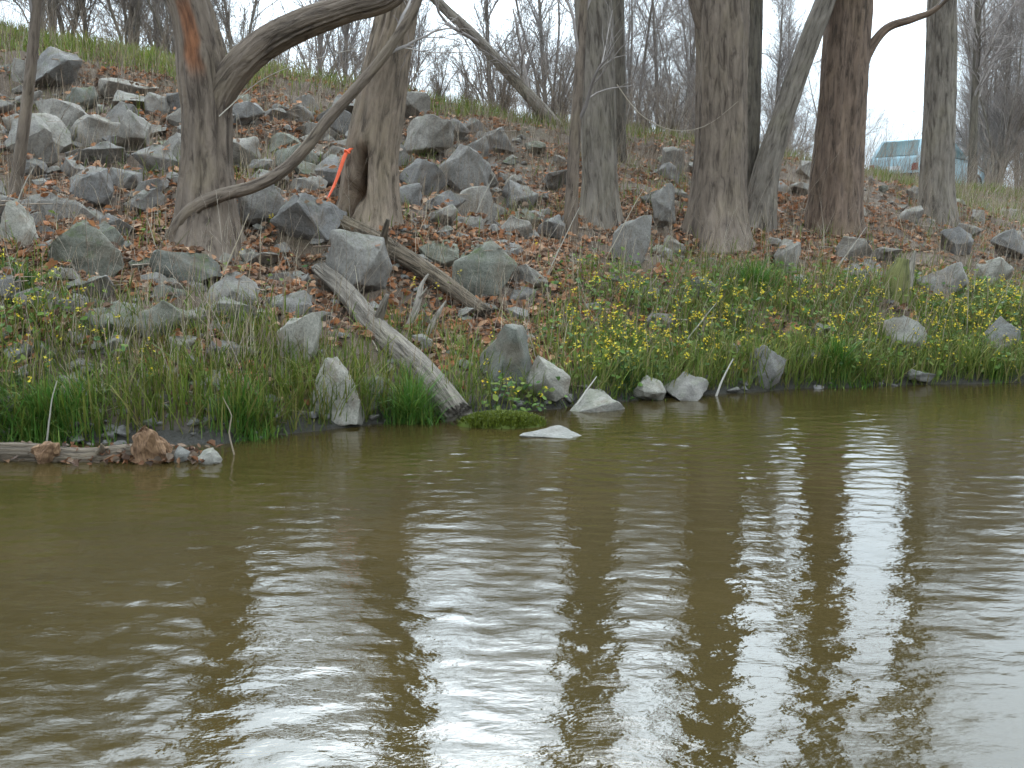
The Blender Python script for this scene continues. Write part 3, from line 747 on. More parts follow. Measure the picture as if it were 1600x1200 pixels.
SPIKE = [(-.5, -.3, -.5), (.45, -.36, -.5), (.5, .3, -.5), (-.42, .3, -.5), (-.44, -.28, -.1), (.48, -.3, -.12), (.3, .25, .1), (-.22, -.18, .42), (-.05, .08, .50), (-.38, .15, .25), (.2, -.2, .2)]
SHARD = [(-.35, -.25, -.5), (.2, -.3, -.5), (.35, .25, -.4), (-.4, .25, -.45), (-.5, -.2, .08), (.42, -.25, .1), (.42, .2, .3), (.2, -.15, .48), (.4, .05, .5), (-.3, .15, .3), (-.2, -.25, .28)]
BOULDERS = [  # x, y, width, height, depth factor, material, shape, label
    (-1.64, 10.95, .74, .80, .9, 'rock', None, 'large rounded grey boulder just above the upper end of the pale log'),
    (-2.25, 11.75, .86, .56, .9, 'rock', None, 'broad pale grey boulder below the orange ribbon'),
    (-1.86, 8.95, .36, .46, .8, 'rock_pale', SHARD, 'upright whitish shard of stone left of the pale log'),
    (-1.45, 8.42, .40, .46, .8, 'rock_pale', SPIKE, 'pale triangular stone standing at the water left of the pale log'),
    (-4.17, 10.2, .80, .58, .9, 'rock_moss', None, 'big mossy boulder on the left slope above the green grass'),
    (-3.47, 8.9, .52, .46, .9, 'rock_moss', None, 'mossy rounded stone low on the left slope'),
    (-7.5, 17.4, 1.05, .66, .9, 'rock', None, 'topmost large grey block near the upper left corner'),
    (-6.55, 15.3, .90, .60, .9, 'rock', None, 'large grey block second from the top at the left'),
    (-5.2, 14.4, .60, .66, .8, 'rock', None, 'upright grey stone left of the forked tree beside a dark gap'),
    (-2.58, 9.6, .50, .42, .9, 'rock', None, 'grey stone half way between forked tree and water'),
    (-3.05, 8.95, .48, .38, .9, 'rock_moss', None, 'squat mossy stone between two others low on the left'),
    (-2.95, 12.1, .68, .50, .9, 'rock', None, 'grey stone right at the foot of the forked tree'),
    (-1.35, 17.1, 1.05, .70, .9, 'rock', None, 'large blue grey block right of the hollow tree, highest of three'),
    (-.66, 15.5, .95, .76, .9, 'rock', None, 'large blue grey block right of the hollow tree, middle of three'),
    (-.50, 14.6, .75, .52, .9, 'rock', None, 'blue grey block right of the hollow tree, lowest of three'),
    (-1.25, 15.0, .70, .56, .9, 'rock', None, 'grey block touching the right side of the hollow tree'),
    (2.9, 19.1, .62, .62, .8, 'rock', None, 'pale grey stone high between the grey trunk and the thickest trunk'),
    (4.43, 11.6, .62, .50, .9, 'rock_pale', None, 'pale boulder among the yellow flowers at the right'),
    (5.55, 11.7, .48, .40, .9, 'rock_pale', None, 'smaller pale boulder at the right end of the flower patch'),
    (2.63, 10.5, .42, .42, .8, 'rock', None, 'pointed grey stone at the waterline right of the white stick'),
    (.32, 9.32, .50, .40, .9, 'rock_pale', None, 'pale round stone at the waterline right of the moss'),
    (.80, 9.32, .66, .30, .8, 'rock_pale', None, 'low flat pale stone at the waterline in the middle'),
    (1.72, 10.02, .66, .30, .8, 'rock', None, 'low stone at the waterline left of the white stick'),
    (1.33, 9.82, .42, .26, .8, 'rock_pale', None, 'small pale stone at the waterline below the flowers'),
    (1.55, 13.4, .50, .62, .7, 'rock', SHARD, 'tall narrow grey stone below the pale grey trunk'),
    (2.24, 15.2, .50, .70, .8, 'rock', None, 'upright stone between the grey trunk and the thickest trunk'),
    (3.83, 14.3, .55, .52, .8, 'rock', None, 'grey stone below the leaning trunk'),
    (5.65, 13.5, .64, .56, .9, 'rock', None, 'grey boulder right of the broken stump'),
    (6.83, 14.7, .55, .46, .9, 'rock_pale', None, 'pale stone near the right edge above the flower patch'),
    (8.0, 16.6, .56, .46, .9, 'rock', None, 'grey stone at the right edge below the straight trunk'),
    (-5.0, 10.5, .36, .42, .8, 'rock_pale', SPIKE, 'whitish stone at the left edge under the sapling'),
    (-.06, 9.4, .70, .60, .9, 'rock_moss', None, 'arched mossy boulder right of the lower end of the pale log'),
    (-4.95, 12.3, .66, .50, .9, 'rock', None, 'flat grey stone left of the forked tree'),
    (-6.15, 13.4, .74, .62, .9, 'rock', None, 'big grey block at the left edge half way up'),
    (-.82, 12.1, .50, .36, .9, 'rock_moss', None, 'mossy stone beside the dark log'),
    (7.0, 16.4, .66, .46, .9, 'rock', None, 'broad grey stone below and left of the straight trunk'),
    (4.40, 10.98, .38, .2, .9, 'rock_pale', None, 'flat whitish stone at the waterline below the flower patch'),
]
for i, (x, y, w, h, df, mt, shp, lab) in enumerate(BOULDERS):
    me = rock_mesh('boulder', 300 + i, M[mt], shape=shp, pts=14 + i % 5, cuts=4)
    put_rock('boulder', me, x, y, (w * 1.12, w * df * 1.05, h * 1.25), (R(random.Random(i).uniform(-12, 4)), R(random.Random(i + 50).uniform(-10, 10)), R(random.Random(i + 9).uniform(-25, 25)) if shp else R(37 * i)), lab, 'boulder', sink=.22)

for (x, y, w, h, lab) in [(-2.32, 7.0, .17, .17, 'white stone at the waterline beside the orange rotten stump'),
                          (-2.08, 6.93, .19, .17, 'outermost whitish stone at the tip of the left spit')]:
    put_rock('stone', rock_mesh('stone', int(-x * 100), M['rock_pale'], cuts=3), x, y, (w, w, h), (0, 0, 1), lab, 'stone', z=-.02, sink=.2)
put_rock('stone', rock_mesh('stone', 77, M['rock_wet'], cuts=3), .33, 7.95, (.60, .42, .22), (0, .06, .2), 'wet grey stone awash in the water in front of the bank', 'stone', z=-.05, sink=.30)

# riprap: loose angular stones over the bank
RV = [rock_mesh('riprap_stone', 500 + i, M['rock'], pts=11 + i % 6, cuts=3) for i in range(14)]
RM = [rock_mesh('riprap_stone', 530 + i, M['rock_moss'], pts=11 + i % 6, cuts=3) for i in range(5)]
ZONES = [(-99, -3.6, 'loose grey riprap stone left of the forked tree', 'riprap left of the forked tree'),
         (-3.6, -1.9, 'loose grey riprap stone between the forked tree and the hollow tree', 'riprap between forked and hollow tree'),
         (-1.9, 1.2, 'loose grey riprap stone between the hollow tree and the pale grey trunk', 'riprap right of the hollow tree'),
         (1.2, 4.6, 'loose grey riprap stone around the clump of trunks right of centre', 'riprap around the clump of trunks'),
         (4.6, 99, 'loose grey riprap stone right of the leaning trunk', 'riprap on the right slope')]
def rock_density(x, y):
    ys, yc = float(shore_y(x)), float(crest_y(x)); t = (y - ys) / (yc - ys)
    if t < .02 or t > .8: return 0
    d = .25
    if x < -3.2: d = 1.0 if t < .76 else .3
    elif x < -2.0: d = 1.0
    elif x < .2: d = 1.0 if .3 < t < .76 else .5
    elif x < 4.5: d = .30 if t > .3 else .07
    else: d = .32 if t > .22 else .05
    return d * (.55 + .9 * float(fbm(x * .8, y * .8, 60, 2)))
LOGS_AT = [(-2.0 + 1.54 * f, 10.95 - 2.33 * f - .12) for f in np.linspace(0, 1.0, 12)] + [(-2.15 + 1.87 * f, 12.05 - 1.3 * f - .1) for f in np.linspace(0, 1, 10)] + [(-.9, 10.3), (-1.3, 8.3), (-1.5, 8.1), (-1.85, 8.6)]
rg = random.Random(8)
count = 0
for k in range(20000):
    if count >= 285: break
    y = rg.uniform(7.6, 24); x = rg.uniform(-.62, .62) * y
    if rg.random() > rock_density(x, y) * min(1.0, 11.0 / y + .25): continue
    w = rg.choice((.3, .4, .5, .6, .7, .85, 1.0) if x < -.2 else (.2, .26, .34, .42, .55, .7)) * rg.uniform(.85, 1.15)
    if (y - float(shore_y(x))) < 1.3: w = min(w, rg.uniform(.2, .36))
    if any((x - a) ** 2 + (y - b) ** 2 < (c * .64 + w * .28) ** 2 for a, b, c in ROCKS_AT): continue
    if any((x - a) ** 2 + (y - b) ** 2 < (c + w * .4) ** 2 for a, b, c in TREES_AT): continue
    if any((x - a) ** 2 + (y - b) ** 2 < (.26 + w * .45) ** 2 for a, b in LOGS_AT): continue
    lab, g = [(l_, g_) for a, b, l_, g_ in ZONES if a <= x < b][0]
    t = (y - float(shore_y(x))) / (float(crest_y(x)) - float(shore_y(x)))
    tier = 'low' if t < .22 else 'halfway up' if t < .48 else 'high'
    lab = lab.replace('loose grey riprap stone', 'grey riprap stone ' + tier).replace('the hollow tree and the pale', 'hollow tree and pale'); g = g + ', ' + tier
    me = rg.choice(RM) if rg.random() < (.45 if t < .25 else .12) else rg.choice(RV)
    put_rock('riprap_stone', me, x, y, (w * rg.uniform(.9, 1.25), w * rg.uniform(.8, 1.15), w * rg.uniform(.55, .95)), (R(rg.uniform(-30, 10)), R(rg.uniform(-18, 18)), rg.uniform(0, 6.28)), lab, 'rock', g, sink=rg.uniform(.28, .5))
    count += 1

# height of the ground with its stones, for what lies on top
bpy.context.view_layer.update()
from mathutils.bvhtree import BVHTree
_vs, _ps, _n = [], [], 0
for o in ROCK_OBJ:
    mw = np.array(o.matrix_world); me = o.data
    co = np.empty(len(me.vertices) * 3); me.vertices.foreach_get('co', co); co = co.reshape(-1, 3)
    _vs.append(co @ mw[:3, :3].T + mw[:3, 3])
    ix = np.empty(len(me.loops), np.int32); me.loops.foreach_get('vertex_index', ix)
    _ps.append(ix.reshape(-1, 3) + _n); _n += len(co)
BVH = BVHTree.FromPolygons(np.vstack(_vs).tolist(), np.vstack(_ps).tolist(), all_triangles=True)
def on_top(x, y):
    """(z, normal z, is stone) arrays under the points"""
    z = height(x, y); nz = np.ones_like(z); st = np.zeros(len(x), bool)
    for i in range(len(x)):
        h = BVH.ray_cast(Vector((x[i], y[i], z[i] + 2)), Vector((0, 0, -1)), 2)
        if h[0] is not None and h[0].z > z[i]:
            z[i] = h[0].z; nz[i] = h[1].z; st[i] = True
    return z, nz, st

# ------------------------------------------------------------------ ground cover (uncountable): leaves, grass, flowers, rubble
def bank_points(rgn, n, xr=.64, y0=7.0, y1=33):
    y = y0 + (y1 - y0) * rgn.uniform(0, 1, n) ** 1.25; x = rgn.uniform(-xr, xr, n) * y
    ys, yc = shore_y(x), crest_y(x)
    return x, y, (y - ys) / (yc - ys)

def leaf_arrays(rgn, P, size, tilt, colours, fold=(.1, .5), slope=(0, -.32)):
    n = len(P)
    az = rgn.uniform(0, 6.28, n)
    nrm = np.stack([rgn.normal(0, tilt, n) + slope[0], rgn.normal(0, tilt, n) + slope[1], np.ones(n)], -1); nrm /= np.linalg.norm(nrm, axis=1, keepdims=True)
    a = np.stack([np.cos(az), np.sin(az), np.zeros(n)], -1); a -= (a * nrm).sum(1, keepdims=True) * nrm; a /= np.linalg.norm(a, axis=1, keepdims=True)
    b = np.cross(nrm, a)
    L = size * rgn.uniform(.7, 1.3, n); W = L * rgn.uniform(.45, .75, n); fo = rgn.uniform(fold[0], fold[1], n) * W; cu = rgn.uniform(-.1, .35, n) * L
    def pt(u, v, w): return P + a * (u * L)[:, None] + b * (v * W)[:, None] + nrm * w[:, None]
    z0 = np.zeros(n)
    V = np.stack([pt(-.5, 0, cu * .6), pt(-.18, .5, fo), pt(.2, .42, fo), pt(.5, 0, cu), pt(.2, -.42, fo), pt(-.18, -.5, fo)], 1)
    i = (np.arange(n) * 6)[:, None]
    q = np.concatenate([i + [0, 3, 2, 1], i + [0, 5, 4, 3]], 0)
    col = np.repeat(np.array(colours)[rgn.integers(0, len(colours), n)] * rgn.uniform(.7, 1.25, (n, 1)), 6, 0)
    return V.reshape(-1, 3), q, col

def blade_arrays(rgn, P, h, w, lean, colours, lean_dir=None, curl=.5):
    n = len(P)
    az = rgn.uniform(0, 6.28, n)
    ln = np.abs(rgn.normal(0, lean, n))
    d = np.stack([np.cos(az) * ln, np.sin(az) * ln], -1)
    if lean_dir is not None: d = d + np.array(lean_dir)
    s = np.stack([-np.sin(az + rgn.normal(0, .5, n)), np.cos(az), np.zeros(n)], -1)
    H, W = h, w
    def c(f, k): return P + np.stack([d[:, 0] * H * k, d[:, 1] * H * k, H * f], -1)
    p0, p1, p2, p3 = c(0, 0), c(.42, .3), c(.78, .3 + curl * .5), c(1 - .12 * ln, .3 + curl * 1.2)
    hw = (W * .5)[:, None] * s
    V = np.stack([p0 - hw, p0 + hw, p1 - hw * .9, p1 + hw * .9, p2 - hw * .6, p2 + hw * .6, p3], 1)
    i = (np.arange(n) * 7)[:, None]
    q = np.concatenate([i + [0, 1, 3, 2], i + [2, 3, 5, 4]], 0); t = i + [4, 5, 6]
    col = np.repeat(np.array(colours)[rgn.integers(0, len(colours), n)] * rgn.uniform(.7, 1.3, (n, 1)), 7, 0)
    return V.reshape(-1, 3), q, t, col

def flower_mask(x, y, t):
    """the low bench of yellow flowering plants at the right"""
    m = np.clip((x - .2) / 1.0, 0, 1) * np.clip((t + .01) / .03, 0, 1) * np.clip((.27 - t) / .13, 0, 1)
    return m * np.clip(1.6 * fbm(x * 1.3, y * 1.3, 71, 3) - .25, 0, 1)

LEAF = [(.36, .165, .075), (.29, .125, .055), (.38, .21, .115), (.24, .115, .06), (.42, .27, .17), (.19, .105, .065), (.34, .14, .06), (.13, .08, .055), (.16, .095, .06), (.27, .19, .13)]
g = np.random.default_rng(21)
x, y, t = bank_points(g, 300000)
d = .36 + 2.2 * (fbm(x * .9, y * .9, 81, 3) - .45) + 1.4 * (vnoise(x * 3, y * 3, 82) - .5)
for (tx, ty, rr) in [(-3.9, 11.0, .9), (-.6, 12.6, 1.3), (.3, 11.8, 1.0), (1.9, 16, 1.4), (4.6, 15.8, 1.2), (5.0, 13.9, 1.0), (-4.2, 11.3, .8)] + [(a, b - .3, c * 1.6) for a, b, c in TREES_AT]:
    d += .8 * np.exp(-((x - tx) ** 2 + (y - ty) ** 2) / rr ** 2)
d = d * np.clip((t - .015) / .05, 0, 1) * np.clip((1.05 - t) / .15, 0, 1) * (1 - .8 * np.clip(flower_mask(x, y, t) * 2, 0, 1)) * np.clip(1.3 - .025 * (y - 8), .5, 1.3)
k = g.uniform(0, 1, len(x)) < d * .62
x, y, t = x[k], y[k], t[k]
z, nz, st = on_top(x, y)
k = (~st) | ((g.uniform(0, 1, len(x)) < .3) & (nz > .75))
x, y, z = x[k], y[k], z[k]
# a mat of leaves washed up along the left spit
mx_ = g.uniform(-5.6, -2.1, 900); my_ = 7.06 + .05 * np.sin(mx_ * 3) + g.normal(0, .09, 900)
x = np.r_[x, mx_]; y = np.r_[y, my_]; z = np.r_[z, np.maximum(height(mx_, my_), -.004) + np.where(g.uniform(0, 1, 900) < .45, g.uniform(0, .1, 900) * np.exp(-((my_ - 7.08) / .09) ** 2), 0)]
v, q, col = leaf_arrays(g, np.stack([x, y, z + .012 + g.uniform(0, .025, len(x))], -1), np.where((x < -2) & (y < 7.35), .055, .088) * g.uniform(.5, 1.3, len(x)), .45, LEAF, fold=(.05, .7))
tag(link('leaf_litter', make_mesh('leaf_litter', v, quads=q, mat=M['leaf'], smooth=False, tint=np.where((v[:, 2:3] < .2) & (v[:, 0:1] < -2), col * .5, col))), 'russet dead leaves scattered over the bank between the stones', 'leaves', kind='stuff')

GREEN = [(.12, .17, .03), (.15, .195, .036), (.10, .135, .03), (.19, .205, .05), (.24, .21, .08)]
BRIGHT = [(.06, .15, .02), (.08, .18, .028), (.05, .12, .02), (.10, .19, .035)]
DRY = [(.34, .27, .18), (.28, .215, .14), (.40, .34, .25), (.22, .16, .10), (.30, .22, .15)]
# green grass by the water, in the flower patch and along the top
g = np.random.default_rng(22)
x, y, t = bank_points(g, 400000)
fm = flower_mask(x, y, t)
near = np.clip((t + .004) / .006, 0, 1)
d = .9 * fm + np.where(x < -.6, .36, .75) * np.clip((.19 - t) / .12, 0, 1) * np.clip(2.4 * fbm(x * 1.1, y * 1.1, 91, 3) - .72, 0, 1) * near + np.where(x < -.6, .3, .55) * near * np.exp(-(t / .03) ** 2) * np.clip(.25 + 1.2 * vnoise(x * 1.6, y * 1.6, 88), 0, 1)
d += np.clip((t - .84) / .06, 0, 1) * np.clip((1.25 - t) / .1, 0, 1) * np.where(x < -4.5, 1.6, np.where(x < 9, .42, .6)) * np.clip(2.0 * fbm(x * .7, y * .7, 92, 2) - .25, 0, 1)
d += .13 * np.clip(3 * fbm(x * .8, y * .8, 93, 3) - 1.55, 0, 1) * (t > .02) * (t < .85)
d += .5 * np.clip((x - 7.5) / 1.5, 0, 1) * np.clip((t - .45) / .15, 0, 1) * (t < 1.2) * vnoise(x, y, 95)
k = g.uniform(0, 1, len(x)) < np.clip(d, 0, 1) * np.clip(1.2 - .02 * (y - 8), .6, 1.2)
x, y, t = x[k], y[k], t[k]
z = np.maximum(height(x, y), -.02)
top = t > .8
h = np.where(top, g.uniform(.08, .32, len(x)), g.uniform(.09, .34, len(x)) * (1 + .35 * np.exp(-(t / .04) ** 2))) * (.7 + .6 * fbm(x * 2, y * 2, 94, 2))
v, q, tr, col = blade_arrays(g, np.stack([x, y, z - .01], -1), h, np.where(top, .016, .011), .6, GREEN, lean_dir=(.05, -.18), curl=.75)
low = np.repeat((x < -.8) & ~top, 7)[:, None]
col = np.where(low, col * np.array([.85, .86, .7]), col)
col *= np.repeat(np.where(top & (x < -4), 1.3, 1.0), 7)[:, None]
tag(link('grass', make_mesh('grass', v, quads=q, tris=tr, mat=M['grass'], tint=col)), 'green grass along the waterline, in the flower patch and on the bank top', 'grass', kind='stuff')

# leafy green plants with yellow flowers
g = np.random.default_rng(23)
x, y, t = bank_points(g, 90000, y0=7.3, y1=15)
fm = flower_mask(x, y, t) + .06 * (t > .02) * (t < .3) * np.clip(3 * fbm(x * 1.2, y * 1.2, 99, 3) - 1.6, 0, 1)
fm += .4 * np.exp(-((x + 4.4) ** 2 + (y - 8.8) ** 2) / .35) + .5 * np.exp(-((x - .05) ** 2 + (y - 9.0) ** 2) / .08)
k = g.uniform(0, 1, len(x)) < fm * .62
x, y = x[k], y[k]; z = np.maximum(height(x, y), 0)
hh = g.uniform(.02, .26, len(x)) * (.6 + .8 * fbm(x * 2.5, y * 2.5, 98, 2))
v, q, col = leaf_arrays(g, np.stack([x, y, z + hh], -1), .062, .55, [(.10, .17, .03), (.13, .19, .035), (.07, .13, .035), (.16, .20, .04)], slope=(0, -.5))
tag(link('leafy_plants', make_mesh('leafy_plants', v, quads=q, mat=M['grass'], smooth=False, tint=col)), 'small green leaves of the flowering plants on the low bench', 'plants', kind='stuff')
tt_ = (y - shore_y(x)) / (crest_y(x) - shore_y(x))
k = g.uniform(0, 1, len(x)) < .27 * np.clip((.22 - tt_) / .12, .12, 1) * np.clip(.3 + 1.6 * fbm(x * 1.6, y * 1.6, 97, 2), 0, 1.3)
fx, fy = x[k], y[k]; n = len(fx)
# each stem carries a loose head of small four-petalled flowers
stem_h = g.uniform(.14, .34, n); lean = g.normal(0, .04, (n, 2))
fz = np.maximum(height(fx, fy), 0)
top_p = np.stack([fx + lean[:, 0], fy + lean[:, 1], fz + stem_h], -1)
sp = np.stack([np.stack([fx, fy, fz], -1), top_p], 1)
sv, sq = tubes(sp, np.full((n, 2), .0022), 3)
m_ = 5
hp = np.repeat(top_p, m_, 0) + g.normal(0, 1, (n * m_, 3)) * np.array([.016, .016, .02])
NP = len(hp)
nr = np.stack([g.normal(0, .6, NP), g.normal(-.5, .6, NP), np.ones(NP)], -1); nr /= np.linalg.norm(nr, axis=1, keepdims=True)
aa = np.cross(nr, g.normal(0, 1, (NP, 3))); aa /= np.linalg.norm(aa, axis=1, keepdims=True); bb = np.cross(nr, aa)
rad = g.uniform(.010, .019, NP)[:, None]
ring = [hp]
for s in range(8):
    rr = rad * (1.0 if s % 2 == 0 else .45)
    ring.append(hp + (aa * math.cos(s * math.pi / 4) + bb * math.sin(s * math.pi / 4)) * rr + nr * rad * .25 * (s % 2 == 0))
FV = np.stack(ring, 1); ii = (np.arange(NP) * 9)[:, None]
FT = np.concatenate([ii + [0, 1 + s, 1 + (s + 1) % 8] for s in range(8)], 0)
YEL = np.array([(.62, .46, .02), (.55, .38, .015), (.68, .55, .05)])
fcol = np.repeat(YEL[g.integers(0, 3, NP)] * g.uniform(.8, 1.1, (NP, 1)), 9, 0)
scol = np.tile((.07, .11, .03), (len(sv), 1))
tag(link('yellow_flowers', make_mesh('yellow_flowers', np.vstack([sv, FV.reshape(-1, 3)]), quads=sq, tris=FT + len(sv), mat=M['petal'], tint=np.vstack([scol, fcol]))), 'yellow flower heads dotted over the green bench by the water', 'flowers', kind='stuff')

# dry grass and dead stalks
g = np.random.default_rng(24)
x, y, t = bank_points(g, 90000)
d = (.10 + .55 * np.clip(2.2 * fbm(x * .7, y * .7, 101, 3) - .8, 0, 1)) * (t > .02) * (t < 1.2) + .35 * np.exp(-((t - .8) / .12) ** 2)
k = g.uniform(0, 1, len(x)) < d * .6
x, y, t = x[k], y[k], t[k]; z = height(x, y)
v, q, tr, col = blade_arrays(g, np.stack([x, y, z - .01], -1), g.uniform(.12, .55, len(x)) ** 1.0, np.full(len(x), .007), .55, DRY, curl=.45, lean_dir=(.12, 0))
tag(link('dry_grass', make_mesh('dry_grass', v, quads=q, tris=tr, mat=M['grass'], tint=col)), 'straw coloured dry grass between the stones', 'dry grass', kind='stuff')

# thin dead weed stalks with side twigs, and brown brush near the top
g = np.random.default_rng(25)
x, y, t = bank_points(g, 13000)
d = .26 + .7 * np.clip((t - .55) / .3, 0, 1)
d = d + .6 * np.exp(-((t - .97) / .07) ** 2) + .3 * (x > -1) * (t > .4)
k = (g.uniform(0, 1, len(x)) < d) & (t > .03) & (t < 1.12)
x, y, t = x[k], y[k], t[k]; n = len(x); z = height(x, y)
hh = g.uniform(.3, 1.0, n) * (1 + .3 * (t > .7) + .35 * (x > -1) * (t > .35))
ld = np.stack([g.normal(.12, .22, n), g.normal(0, .2, n)], -1)
K = 5; f = np.linspace(0, 1, K)
P = np.stack([np.stack([x + ld[:, 0] * hh * a ** 1.4, y + ld[:, 1] * hh * a ** 1.4, z - .03 + hh * a], -1) for a in f], 1)
Rr = np.linspace(1, .5, K)[None] * g.uniform(.0022, .0042, n)[:, None]
P2, R2 = spawn(g, P, Rr, n * 4, (.1, .34), (.35, .9), (.3, .95), .6, 4, up=.25, wig=.12, minr=.0016)
a_, b_ = tubes(P, Rr, 3); c_, e_ = tubes(P2, R2, 3)
STK = np.array([(.22, .16, .115), (.29, .225, .165), (.15, .105, .075), (.36, .30, .235)])
tn = np.vstack([np.repeat(STK[g.integers(0, 4, n)], K * 3, 0), np.repeat(STK[g.integers(0, 4, n * 4)], 4 * 3, 0)])
v, q = merge([(a_, b_), (c_, e_)])
tag(link('dead_stalks', make_mesh('dead_stalks', v, quads=q, mat=M['twig'], tint=tn)), 'thin brown weed stalks and brush standing all over the slope', 'dead stalks', kind='stuff')

# fallen twigs lying about
g = np.random.default_rng(26)
x, y, t = bank_points(g, 1500); k = (t > .01) & (t < .95); x, y = x[k], y[k]; n = len(x)
z, _, _ = on_top(x, y)
az = g.uniform(0, 6.28, n); ln = g.uniform(.15, .7, n)
dx, dy = np.cos(az) * ln, np.sin(az) * ln
P = np.stack([np.stack([x + dx * a, y + dy * a, np.maximum(height(x + dx * a, y + dy * a), z - .05) + .02 + .015 * math.sin(3 * a)], -1) for a in np.linspace(-.5, .5, 5)], 1)
v, q = tubes(P, g.uniform(.003, .009, n)[:, None] * np.linspace(1, .5, 5)[None], 4)
tn = np.repeat(STK[g.integers(0, 4, n)], 20, 0)
tag(link('fallen_twigs', make_mesh('fallen_twigs', v, quads=q, mat=M['twig'], tint=tn)), 'fallen twigs lying among the leaves and stones', 'twigs', kind='stuff')

# small rubble between the stones and along the waterline
g = np.random.default_rng(27)
x, y, t = bank_points(g, 22000)
d = .25 * (t > .02) * (t < .8) * np.where(x < .2, 1, .5) + 1.0 * np.exp(-((t - .012) / .012) ** 2)
k = g.uniform(0, 1, len(x)) < d * .55; x, y = x[k], y[k]; n = len(x)
s = g.uniform(.022, .085, n); az = g.uniform(0, 6.28, n)
kinds = []
for q_ in range(12):
    cs = random.Random(900 + q_); bm = bmesh.new()
    for _ in range(11):
        dd = Vector((cs.gauss(0, 1), cs.gauss(0, 1), cs.gauss(0, 1))).normalized() * cs.uniform(.7, 1.1); bm.verts.new((dd.x * 1.15, dd.y, dd.z * .6))
    bmesh.ops.convex_hull(bm, input=bm.verts)
    for v_ in [v_ for v_ in bm.verts if not v_.link_faces]: bm.verts.remove(v_)
    bmesh.ops.bevel(bm, geom=list(bm.edges), offset=.10, segments=1, affect='EDGES', clamp_overlap=True); bmesh.ops.triangulate(bm, faces=bm.faces)
    bm.verts.index_update()
    kinds.append((np.array([v_.co[:] for v_ in bm.verts]), np.array([[v_.index for v_ in f_.verts] for f_ in bm.faces]))); bm.free()
which = g.integers(0, 12, n); rv_, rt_, nn = [], [], 0
zz = height(x, y)
for i_ in range(n):
    B, T_ = kinds[which[i_]]; c, si = math.cos(az[i_]), math.sin(az[i_])
    rv_.append(np.stack([B[:, 0] * c - B[:, 1] * si + 0, B[:, 0] * si + B[:, 1] * c, B[:, 2]], -1) * s[i_] + [x[i_], y[i_], zz[i_] + s[i_] * .12]); rt_.append(T_ + nn); nn += len(B)
tag(link('rubble', make_mesh('rubble', np.vstack(rv_), tris=np.vstack(rt_), mat=M['rock'], smooth=True)), 'small broken stones between the riprap and along the waterline', 'rubble', kind='stuff')

# broken stone filling between the larger stones
g = np.random.default_rng(28)
low_ = []
for q_ in range(10):
    me = rock_mesh('fill', 700 + q_, M['rock'], pts=12, cuts=1)
    co = np.empty(len(me.vertices) * 3); me.vertices.foreach_get('co', co)
    ix = np.empty(len(me.loops), np.int32); me.loops.foreach_get('vertex_index', ix)
    low_.append((co.reshape(-1, 3), ix.reshape(-1, 3))); bpy.data.meshes.remove(me)
x, y, t = bank_points(g, 9000)
dens = np.array([rock_density(a, b) for a, b in zip(x, y)]) * (x < .6)
k = g.uniform(0, 1, len(x)) < dens * .30; x, y = x[k], y[k]
far = np.ones(len(x), bool)
for (a, b, c) in TREES_AT: far &= (x - a) ** 2 + (y - b) ** 2 > (c + .05) ** 2
x, y = x[far], y[far]; zz = height(x, y); rv_, rt_, nn = [], [], 0
for i_ in range(len(x)):
    B, T_ = low_[i_ % 10]; s_ = g.uniform(.12, .30); az_, tl = g.uniform(0, 6.28), g.normal(0, .3); c, si = math.cos(az_), math.sin(az_)
    Z_ = B[:, 2] * .75 * math.cos(tl) + B[:, 0] * math.sin(tl)
    rv_.append(np.stack([B[:, 0] * c - B[:, 1] * si, B[:, 0] * si + B[:, 1] * c, Z_], -1) * s_ + [x[i_], y[i_], zz[i_] + s_ * .1]); rt_.append(T_ + nn); nn += len(B)
tag(link('stone_fill', make_mesh('stone_fill', np.vstack(rv_), tris=np.vstack(rt_), mat=M['rock'], smooth=False)), 'smaller broken grey stone packed between the riprap on the left slope', 'rubble', kind='stuff')

# ------------------------------------------------------------------ logs, driftwood, stump
def log(name, label, pts, mat, cat='log', seed=0, stubs=(), S=26):
    base = tuple(pts[0][:3])
    root = empty(name, base); tag(root, label, cat)
    sh = lambda p: [(a - base[0], b - base[1], c - base[2], r) for a, b, c, r in p]
    link('stem', trunk_mesh('stem', sh(pts), mat, S=S * 2, step=.03, seed=seed, furrow=.11, ridge=.05, jag=pts[0][3] * .7), root)
    for s in stubs: link('branch_stub', trunk_mesh('branch_stub', sh(s), mat, S=12, step=.03, seed=seed + 5), root)
    return root
log('pale_log', 'pale barkless log slanting down to the water in the middle left', [(-2.03, 10.95, 1.22, .085), (-1.72, 10.5, 1.03, .10), (-1.31, 9.82, .69, .115), (-.85, 9.2, .38, .125), (-.46, 8.62, .04, .13)], M['wood_grey'], seed=41,
    stubs=[[(-1.3, 9.85, .74, .05), (-1.22, 9.75, .92, .035), (-1.18, 9.72, 1.02, .02)]])
log('dark_log', 'darker mossy log lying behind the large rounded boulder', [(-2.15, 12.05, 1.80, .10), (-1.65, 11.85, 1.58, .105), (-1.17, 11.55, 1.33, .10), (-.72, 11.15, 1.06, .09), (-.28, 10.75, .78, .07)], M['wood_dark'], seed=42,
    stubs=[[(-1.45, 11.65, 1.5, .05), (-1.41, 11.5, 1.64, .04), (-1.37, 11.45, 1.76, .022)]])
log('driftwood', 'whitish curved driftwood piece below the dark log', [(-1.06, 10.35, .66, .028), (-.99, 10.42, .80, .036), (-.95, 10.5, .96, .032), (-.93, 10.6, 1.08, .022), (-.87, 10.66, 1.18, .010)], M['wood'], 'driftwood', 43, S=12,
    stubs=[[(-.96, 10.48, .93, .018), (-.90, 10.44, 1.0, .012), (-.86, 10.43, 1.06, .006)]])
